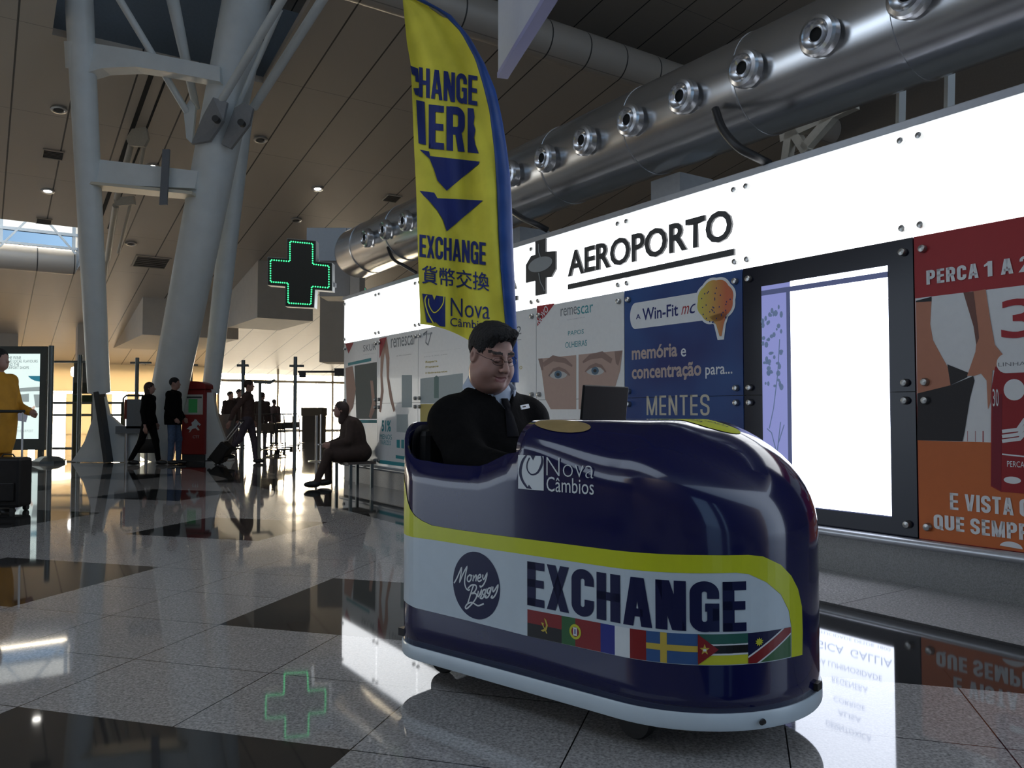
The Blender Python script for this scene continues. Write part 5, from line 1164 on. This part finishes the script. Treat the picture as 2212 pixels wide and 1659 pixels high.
    def top(P):
        d = smin(tors(P, .020), arms(P, .018, .93 * sleeve), .03)
        fl = cone(P, j['pv'], (j['pv'][0], j['pv'][1], hem * k), .16 * k, .18 * k) if hem < .85 and stance != 'sit' else None
        if fl is not None: d = smin(d, np.maximum(elli(P, (j['pv'][0], j['pv'][1], .9 * k), (.185 * bulk_ * k, .145 * bulk_ * k, .45 * k)), P[:, 2] - 1.15 * k), .05)
        if stance == 'sit': d = smin(d, np.maximum(elli(P, np.array((0, -.10, .50)) * k, np.array((.27, .33, .17)) * k), P[:, 2] - .75 * k), .08); d = smin(d, elli(P, np.array((0, -.02, .76)) * k, np.array((.23, .15, .25)) * k), .06)
        d = smin(d, cone(P, j['nk'] - np.array((0, 0, .06)), j['nk'] + np.array((0, .01, .005)), .085 * k, .068 * k), .04)
        return np.maximum(d, hem * k - P[:, 2])
    sdf_obj('jacket', top, lo, hi, .018, c['top'], o)
    def tr(P): return np.maximum(np.maximum(legs(P, .014), P[:, 2] - 1.06 * k), .07 - P[:, 2] if stance != 'sit' else P[:, 2] * 0 - 1)
    sdf_obj('trousers', tr, lo, hi, .018, c['legs'], o)
    hh = j['hd']
    def hair(P):
        q = (P - hh) / k; d = elli(q, (0, .022, .040), (.085, .104, .098))
        if longhair: d = smin(d, cone(q, (0, .05, .0), (0, .045, -.16), .080, .070), .04)
        zl_ = np.interp(q[:, 1], [-.12, -.07, -.055, -.035, -.01, .03, .05, .12], [.075, .070, .02, -.01, .03, .03, -.05, -.08]) if not longhair else np.interp(q[:, 1], [-.12, -.06, -.045, .12], [.072, .062, -.20, -.22])
        d = np.maximum(d, zl_ - q[:, 2]); return np.maximum(d, -elli(q, (0, .010, .020), (.070, .088, .094))) * k
    sdf_obj('hair', hair, hh - .26, hh + .2, .012, c['hair'], o)
    for s in 'lr':
        a = j['an' + s]; z0 = max(0, a[2] - .10)
        sdf_obj('shoe', lambda P: np.maximum(smin(elli(P, a + np.array((0, -.065, -.045)), (.046, .125, .050)), cone(P, a, a - np.array((0, 0, .03)), .045, .045), .02), z0 + .001 - P[:, 2]), a - np.array((.09, .24, .12)), a + np.array((.09, .12, .10)), .015, c['shoe'], o)
    return o
JEANS = mat('jeans_blue', (.06, .10, .19), .8, noise=.2, nscale=30); BRN = mat('brown_sweater', (.075, .042, .036), .8, noise=.15, nscale=20); PURP = mat('grey_purple_trousers', (.075, .06, .08), .8, noise=.15)
COATB = mat('coat_brown', (.045, .026, .02), .8, noise=.15); YJ = mat('yellow_jacket', (.46, .22, .012), .75, noise=.1, nscale=12); PINK = mat('pink_top', (.42, .26, .25), .75)
BRH = mat('hair_brown', (.035, .018, .013), .6, noise=.3, nscale=80)
def at(px, py): p = flo(px, py); return Vector((p.x, p.y, 0))
wlk = figure('woman with long brown hair in a black coat carrying a black handbag', at(320, 1004), 92, dict(knl=(.08, -.12, .50), anl=(.08, -.18, .09), knr=(-.08, .12, .50), anr=(-.08, .34, .10), wrr=(-.23, -.02, .80)), dict(hair=BRH, legs=SWT), .86, True, 1.68)
figure('man in a black jacket and blue jeans standing by the red machine', at(374, 1003), 88, dict(anl=(.10, -.06, .085), knl=(.10, -.06, .51), wrl=(.2, -.12, .93), wrr=(-.2, -.12, .93)), dict(legs=JEANS), .80, False, 1.78, bulk_=1.12)
trav = figure('man in a brown sweater walking right and pulling a black suitcase', at(535, 1001), 96, dict(knl=(.09, -.10, .50), anl=(.09, -.14, .09), knr=(-.09, .14, .52), anr=(-.09, .42, .20), wrr=(-.26, .32, .86), elr=(-.25, .22, 1.12)), dict(top=BRN, legs=PURP, hair=BRH), .90, False, 1.74)
sitter = figure('person in a brown coat sitting against the far end of the pharmacy wall', Vector((-2.27, 11.52, 0)), 58 - 125, dict(hd=(0, -.22, 1.12), nk=(0, -.12, .97), ch=(0, -.05, .80), pv=(0, .05, .50), shl=(.18, -.08, .93), shr=(-.18, -.08, .93), ell=(.24, -.14, .68), elr=(-.24, -.14, .68), wrl=(.12, -.36, .62), wrr=(-.12, -.36, .62), hpl=(.09, .0, .48), hpr=(-.09, .0, .48), knl=(.11, -.40, .50), knr=(-.11, -.38, .48), anl=(.12, -.56, .11), anr=(-.12, -.36, .11)), dict(top=COATB, legs=COATB, hair=BRH), .36, True, 1.72, 'sit', bulk_=1.35)
yel = figure('person in a yellow jacket at the left edge with a black suitcase', Vector((-5.78, 8.95, 0)), 80, dict(wrl=(.18, -.26, 1.05), ell=(.24, -.04, 1.12)), dict(top=YJ, legs=YJ), .60, False, 1.78, bulk_=1.2)
for px, h, lab, col_ in ((497, 1.66, 'dim distant person against the bright window, left of the walking man', COATB), (516, 1.78, 'taller dim distant person against the bright window, just left of the walking man', BRN), (566, 1.64, 'dim distant person against the bright window, right of the walking man', COATB), (592, 1.5, 'short dim distant person beside the luggage trolleys', BRN)):
    Yp = {497: 22.5, 516: 24.5, 566: 22.8, 592: 26.5}[px]; p = dep(px, 890, Yp); figure(lab, Vector((p.x, Yp, 0)), 60 if px < 550 else 170, None, dict(top=col_, legs=PURP, hair=BRH), .78, False, h)
# ---- handbag
BAGM = mat('bag_black', (.012, .011, .011), .5, spec=.3, noise=.15)
hb_ = thing('handbag', 'black handbag hanging from the walking woman\'s hand', 'handbag', at(327, 1000) + Vector((0, -.18, .22)), 0)
MB().rings([[(a * w, b * d, z) for a, b in ((-1, -.7), (-.7, -1), (.7, -1), (1, -.7), (1, .7), (.7, 1), (-.7, 1), (-1, .7))] for w, d, z in ((.20, .07, .0), (.215, .08, .03), (.19, .07, .2), (.15, .03, .29))]).build('bag_body', BAGM, hb_, smooth=40)
MB().tube([(-.10, -.03, .27), (-.07, -.03, .42), (0, -.03, .49), (.07, -.03, .42), (.10, -.03, .27)], .008, 8).build('handle', BAGM, hb_, smooth=60)
# ---- suitcases
def suitcase(label, loc, rz, w, d, h, tilt, rise, handle_m):
    o = thing('suitcase', label, 'suitcase', loc, rz); o.rotation_euler = (0, tilt, rz)
    MB().bx(-d / 2, d / 2, -w / 2, w / 2, .05, h).build('case', BAGM, o, bevel=.03)
    MB().bx(d / 2, d / 2 + .03, -w * .4, w * .4, .12, h * .55).build('pocket', BAGM, o, bevel=.012)
    for s in (-1, 1):
        MB().tube([(-d * .35, s * w * .28, h - .02), (-d * .35, s * w * .28, h + rise)], .011, 8).build('pull_rod', handle_m, o, smooth=50)
        MB().tube([(-d * .35, s * w * .36, .035), (-d * .35, s * w * .44, .035)], .035, 14).build('wheel', TY, o)
        MB().bx(d * .25, d * .38, s * w * .3 - .02, s * w * .3 + .02, 0, .06).build('foot', TY, o)
    MB().tube([(-d * .35, -w * .32, h + rise), (-d * .35, w * .32, h + rise)], .016, 8).build('grip', TY, o, smooth=50)
    MB().tube([(-.06, -.07, h), (-.06, -.05, h + .03), (-.06, .05, h + .03), (-.06, .07, h)], .008, 8).build('top_handle', TY, o)
    return o
rodm = mat('rod_silver', (.55, .56, .58), .3, metal=.8)
suitcase('black upright suitcase with silver rods beside the yellow jacket', at(8, 1104), radians(-88), .46, .26, .58, 0, .50, rodm)
suitcase('black tilted suitcase pulled by the man in the brown sweater', at(462, 1003) + Vector((0, 0, .03)), radians(0), .36, .24, .48, radians(38), .55, rodm)
# ---- red post machine
RM_ = mat('machine_red', (.28, .018, .018), .35, noise=.05); 
pm = thing('post_machine', 'red self-service post machine with a green screen behind the man in jeans', 'machine', at(416, 996), radians(-8)); s_ = 1720 / pm.location.y
w_ = 54 / s_ / 2; D_ = .5
MB().bx(-w_, w_, 0, D_, .14, 1.58).build('cabinet', RM_, pm, bevel=.02); MB().bx(-w_ * .95, w_ * .95, .02, D_, 0, .14).build('plinth', dkm, pm)
MB().prism([(-w_ * 1.12, 1.58), (w_ * 1.12, 1.58), (w_ * 1.12, 1.66)] + [(w_ * 1.12 * cos(a), 1.66 + .09 * sin(a)) for a in [pi * k / 10 for k in range(1, 10)]] + [(-w_ * 1.12, 1.66)], -.06, D_).build('hood', RM_, pm)
Art().rect(-w_ * .82, 1.02, w_ * .82, 1.46).build('panel', mat('panel_cream', (.60, .58, .52), .4, noise=.04), lambda a, b: (a, -.004, b), pm)
Art().rect(-w_ * .72, 1.38, w_ * .72, 1.415).build('slot', dkm, lambda a, b: (a, -.006, b), pm)
Art().rect(-w_ * .40, 1.06, w_ * .36, 1.36).build('screen', mat('green_screen', (.012, .045, .018), .5, spec=.2, emit=(.05, .30, .10), es=.10), lambda a, b: (a, -.008, b), pm)
hs = [(-.17, .60), (-.10, .66), (-.04, .68), (-.06, .74), (.0, .78), (.06, .80), (.12, .74), (.17, .70), (.13, .67), (.10, .70), (.07, .66), (.14, .58), (.10, .57), (.04, .62), (-.04, .60), (-.08, .54), (-.12, .52), (-.09, .58), (-.13, .60)]
Art().poly([(a * 1.0 + .02, b + .10) for a, b in hs]).poly([(.0, .84), (.04, .92), (.10, .90), (.06, .86)]).build('horse_emblem', PR, lambda a, b: (a, -.004, b), pm)
Art().text('CTT', .0, .50, .15, .56).build('lettering', PR, lambda a, b: (a, -.004, b), pm)
# ---- lit advert at the left
ad = thing('advert_lightbox', 'free-standing lit advert frame with a man in a suit, at the left edge', 'advert', at(40, 985), 0); Ya = ad.location.y; kA = Ya / 1720
def ap(px, py): p = dep(px, py, Ya) - Vector(ad.location); return (p.x, p.z)
FRM = mat('advert_frame', (.075, .095, .10), .4, noise=.05)
def arect(x0, y0, x1, y1): a = ap(x0, y1); b = ap(x1, y0); return (a[0], a[1], b[0], b[1])
fx0, fz0_, fx1, fz1 = arect(-60, 748, 101, 972); sx0, sz0, sx1, sz1 = arect(-50, 764, 87, 948)
fb = MB(); fb.bx(fx0, sx0, 0, .2, fz0_, fz1); fb.bx(sx1, fx1, 0, .2, fz0_, fz1); fb.bx(sx0, sx1, 0, .2, fz0_, sz0); fb.bx(sx0, sx1, 0, .2, sz1, fz1); fb.bx(fx0, fx1, .15, .2, fz0_, fz1); fb.build('frame', FRM, ad)
MB().bx(fx0 + .1, fx0 + .2, .05, .15, 0, fz0_).bx(fx1 - .2, fx1 - .1, .05, .15, 0, fz0_).build('foot', FRM, ad)
def ad_art(n, m_, art, off):
    for q in art.words(): q.build(n, m_, lambda a, b: (a, .05 - off, b), ad)
ad_art('lit_face', mat('advert_face', (.7, .7, .7), .4, emit=(.80, .97, .93), es=.85, noise=.03), Art().rect(sx0, sz0, sx1, sz1), 0)
def ATX(st_, x0, y0, x1, y1, a=None): return (a or Art()).text(st_, *ap(x0, y1), *ap(x1, y0))
AI = mat('advert_ink', (.05, .06, .07), .5, emit=(.10, .13, .14), es=.6); AJ = mat('advert_ink_mid', (.2, .2, .2), .5, emit=(.35, .42, .42), es=.7)
a_ = ATX('THE WINE', 11, 769, 43, 776); ATX('THE LOCAL FLAVOURS', 11, 777, 79, 783, a_); ATX('AND THE', 11, 784, 39, 790, a_); ATX('AIRPORT SHOPS', 11, 791, 60, 797, a_); ad_art('lettering', AI, a_, .004)
a_ = ATX('your ticket', 12, 920, 40, 926); ATX('PAY AT THE AIRPORT', 12, 928, 70, 934, a_); ad_art('lettering', AJ, a_, .004)
ad_art('blue_swoosh', mat('advert_blue', (.02, .08, .14), .5, emit=(.03, .20, .28), es=.8), Art().poly([ap(*q) for q in ((58, 812), (87, 812), (87, 825), (72, 822), (64, 818))]), .004)
ad_art('suit_picture', mat('advert_suit', (.06, .06, .08), .5, emit=(.13, .14, .18), es=.8), Art().poly([ap(*q) for q in ((13, 905), (15, 882), (30, 868), (38, 866), (50, 876), (66, 880), (66, 890), (58, 895), (54, 912))]), .004)
ad_art('face_picture', mat('advert_skin', (.4, .3, .25), .5, emit=(.65, .50, .42), es=.8), Art().poly([ap(*q) for q in ((28, 840), (36, 842), (36, 860), (28, 868), (22, 866), (24, 848))]).poly([ap(*q) for q in ((64, 882), (72, 876), (74, 880), (68, 890))]), .006)
ad_art('hair_picture', AI, Art().poly([ap(*q) for q in ((27, 830), (34, 828), (39, 834), (39, 850), (36, 850), (35, 842), (28, 840))]), .008)
ad_art('hall_picture', AJ, Art().poly([ap(*q) for q in ((40, 838), (87, 835), (87, 845), (40, 846))]).poly([ap(*q) for q in ((42, 852), (60, 850), (60, 868), (46, 868))]).poly([ap(*q) for q in ((70, 852), (84, 852), (82, 880), (74, 880))]), .002)
# ---- steel posts with crossbars, rails between them
PST = mat('post_steel', (.16, .19, .20), .35, metal=.5, noise=.05)
def post(px, ytop, ybot, w, lab, cross=None, base=True, arm=None):
    o = thing('barrier_post', lab, 'post', at(px, ybot), 0, 'steel barrier posts'); Y = o.location.y; k = Y / 1720; h = CAMZ + (890 - ytop) * k
    MB().tube([(0, 0, 0), (0, 0, h)], w * k / 2, 14).build('pole', PST, o, smooth=60)
    if cross: MB().bx(cross[0] * k, cross[1] * k, -.03, .03, CAMZ + (890 - cross[2]) * k - .025, CAMZ + (890 - cross[2]) * k + .025).build('crossbar', PST, o)
    if base: MB().lathe([(.34, 0), (.34, .05), (.18, .13), (.05, .15), (.001, .15)], 8).build('base', PST, o)
    return o
post(106, 746, 1000, 11, 'thick grey post with an eight-sided foot beside the lit advert', None, True)
post(169, 766, 990, 9, 'grey post just left of the first white column, with dark side bars', (-60, 12, 781), False)
post(293, 772, 985, 8, 'grey cross-topped post between the white columns', (-14, 30, 783), False)
post(410, 775, 985, 7, 'grey cross-topped post seen above the red machine', (-22, 14, 788), False)
post(523, 777, 1000, 8, 'grey cross-topped post in front of the bright window, left of centre', (-13, 11, 789), False)
post(636, 770, 1000, 8, 'grey cross-topped post with a long arm, right in front of the bright window', (-12, 18, 790), False)
arm = thing('boom_barrier', 'dark horizontal arm with small boxes reaching right from the cross-topped post', 'boom barrier', dep(643.5, 803, 16.9)); kA2 = 16.9 / 1720
MB().bx(0, 104 * kA2, -.03, .03, -.02, .02).build('bar', dkm, arm); MB().bx(4 * kA2, 16 * kA2, -.05, .05, -.12, -.02).build('sensor_box', dkm, arm); MB().bx(80 * kA2, 104 * kA2, -.06, .06, -.1, .07).build('head_box', dkm, arm)
flg = thing('direction_sign', 'dark pointed direction sign behind the walking man\'s head', 'sign', dep(548, 826, 19)); k9 = 19 / 1720
MB().prism([(0, -.02), (36 * k9, -.045), (48 * k9, .07), (42 * k9, .075), (34 * k9, .03), (0, .045)], 0, .04).build('board', PST, flg); MB().bx(.1, .16, .04, .1, -1.8, .0).build('stem', PST, flg)
flg.location.z += .0
rl = thing('guard_rail', 'long dark guard rail running behind the white columns', 'rail', at(150, 985) + Vector((0, .4, 0))); Yr = rl.location.y; kr = Yr / 1720
def rz_(y): return CAMZ + (890 - y) * kr
rb_ = MB()
for y in (870, 896, 968): rb_.bx(-75 * kr, 160 * kr, -.025, .025, rz_(y) - .03, rz_(y) + .03)
rb_.build('rails', PST, rl)
for x in (-8, 95): MB().bx(x * kr - .045, x * kr + .045, -.03, .03, 0, rz_(870)).build('upright', mat('upright_olive', (.10, .10, .06), .5), rl)
bd = thing('notice_board', 'dark green-banded notice board between the advert and the first column', 'notice board', at(137, 985) + Vector((0, .9, 0))); kb_ = bd.location.y / 1720
def bz(y): return CAMZ + (890 - y) * kb_
for y0, y1, mm, nm in ((780, 826, mat('board_grey', (.14, .14, .12), .5, noise=.08), 'panel'), (826, 850, mat('board_dark', (.035, .04, .025), .5), 'dark_band'), (853, 871, mat('board_green', (.02, .045, .012), .5), 'green_band')):
    MB().bx(-24 * kb_, 17 * kb_, 0, .05, bz(y1), bz(y0)).build(nm, mm, bd)
MB().bx(-24 * kb_, -20 * kb_, .05, .1, 0, bz(780)).bx(13 * kb_, 17 * kb_, .05, .1, 0, bz(780)).build('leg', PST, bd)
lp = thing('globe_lamp', 'small glowing white globe lamp left of the first white column', 'lamp', dep(160, 803, 24)); MB().lathe([(.001, -.16), (.08, -.12), (.10, 0), (.08, .12), (.001, .16)], 16).build('globe', mat('globe_lit', (1, 1, 1), .4, emit=(1, .98, .92), es=4), lp, smooth=70); MB().tube([(0, 0, -.16), (0, 0, -lp.location.z)], .03, 8).build('stem', PST, lp)
st_ = thing('check_stand', 'pale grey document stand with a rail and slim legs left of the walking woman', 'stand', at(283, 1000), 0); ks = st_.location.y / 1720
def sz(y): return CAMZ + (890 - y) * ks
GRP = mat('stand_grey', (.20, .22, .24), .5, noise=.05)
MB().bx(-12 * ks, 34 * ks, 0, .06, sz(925), sz(862)).build('panel', GRP, st_); MB().bx(-16 * ks, -11 * ks, -.01, .05, sz(905), sz(862)).build('red_edge', mat('edge_red', (.22, .03, .02), .5), st_)
MB().tube([(-20 * ks, .02, sz(895)), (-20 * ks, .02, sz(860)), (-14 * ks, .02, sz(854)), (34 * ks, .02, sz(854))], .02, 8).build('rail', dkm, st_)
MB().bx(-35 * ks, 34 * ks, .0, .25, sz(936), sz(920)).build('shelf', GRP, st_)
for x in (-13, 30): MB().tube([(x * ks, .05, 0), (x * ks, .05, sz(930))], .035, 12).build('leg', rodm, st_, smooth=60)
# ---- luggage trolleys, bins and counters near the bright front
trm = mat('trolley_dark', (.05, .045, .04), .5, metal=.3, noise=.1)
def trolley():
    o = thing('luggage_trolley', '', 'luggage trolley', (0, 0, 0), 0, 'luggage trolleys by the bright front')
    b = MB(); b.tube([(-.3, -.28, .12), (.45, -.28, .10)], .02, 8); b.tube([(-.3, .28, .12), (.45, .28, .10)], .02, 8); b.bx(-.3, .45, -.28, .28, .10, .12); b.build('deck', trm, o)
    b = MB(); b.tube([(-.3, -.28, .12), (-.42, -.28, .95), (-.5, -.26, 1.02), (-.5, .26, 1.02), (-.42, .28, .95), (-.3, .28, .12)], .018, 8); b.tube([(-.36, -.28, .55), (-.36, .28, .55)], .014, 8); b.build('push_frame', trm, o)
    MB().bx(-.4, -.15, -.22, .22, .60, .78).build('basket', trm, o)
    for x, y in ((-.28, -.24), (-.28, .24), (.40, 0)): MB().tube([(x, y - .02, .06), (x, y + .02, .06)], .06, 12).build('wheel', TY, o)
    return o
t0 = trolley()
for i, (px, Y, lab) in enumerate(((588, 20.5, 'dark luggage trolley at the left end of the trolley row'), (604, 21.9, 'dark luggage trolley second in the trolley row'), (620, 23.3, 'dark luggage trolley third in the trolley row'), (632, 24.7, 'dark luggage trolley at the right end of the trolley row'), (462, 20.6, 'dark luggage trolley beside the leaning grey bin'))):
    o = t0 if i == 0 else copytree(t0); p = dep(px, 890, Y); o.location = (p.x, Y, 0); o.rotation_euler = (0, 0, radians(82 + 4 * i)); o['label'] = lab
bn = thing('waste_bin', 'tapered grey bin between the red machine and the walking man', 'bin', at(484, 985), 0); kb2 = bn.location.y / 1720
MB().lathe([(.10, 0), (.13, .02), (.20, .5), (.26, .95), (.27, 1.0), (.20, 1.02), (.001, 1.02)], 20).build('bin_body', mat('bin_grey', (.13, .12, .11), .5, noise=.08), bn, smooth=40)
ct = thing('check_counter', 'dark counter with rounded trays in front of the bright window', 'counter', at(676, 955), 0); kc = ct.location.y / 1720
MB().bx(-24 * kc, 18 * kc, 0, .7, 0, CAMZ + (890 - 898) * kc).build('cabinet', mat('counter_brown', (.06, .045, .03), .5, noise=.1), ct); MB().bx(-26 * kc, 20 * kc, -.05, .72, CAMZ + (890 - 898) * kc, CAMZ + (890 - 880) * kc).build('trays', mat('tray_brown', (.10, .075, .045), .5), ct)
for px, lab in ((683, 'thin steel queue post left of the seated person'), (693, 'thinner steel queue post nearest the seated person')):
    o = thing('queue_post', lab, 'post', at(px, 997 if px < 690 else 960), 0); MB().tube([(0, 0, .02), (0, 0, 1.0)], .03, 12).build('pole', rodm, o, smooth=50); MB().lathe([(.17, 0), (.17, .015), (.03, .03), (.001, .03)], 18).build('base', rodm, o)
# ---- low steel bench carrying the seated person
bc_ = thing('bench', 'low bench with steel legs beneath the seated person at the pharmacy end', 'bench', Vector((-2.27, 11.52, 0)), WA)
MB().bx(-.30, .30, -.22, .20, .335, .365).build('seat', mat('bench_seat', (.10, .08, .07), .5, noise=.1), bc_)
for x in (-.26, .26):
    for y in (-.17, .15): MB().bar((x, y, 0), (x, y, .34), .04, .04).build('leg', PST, bc_)
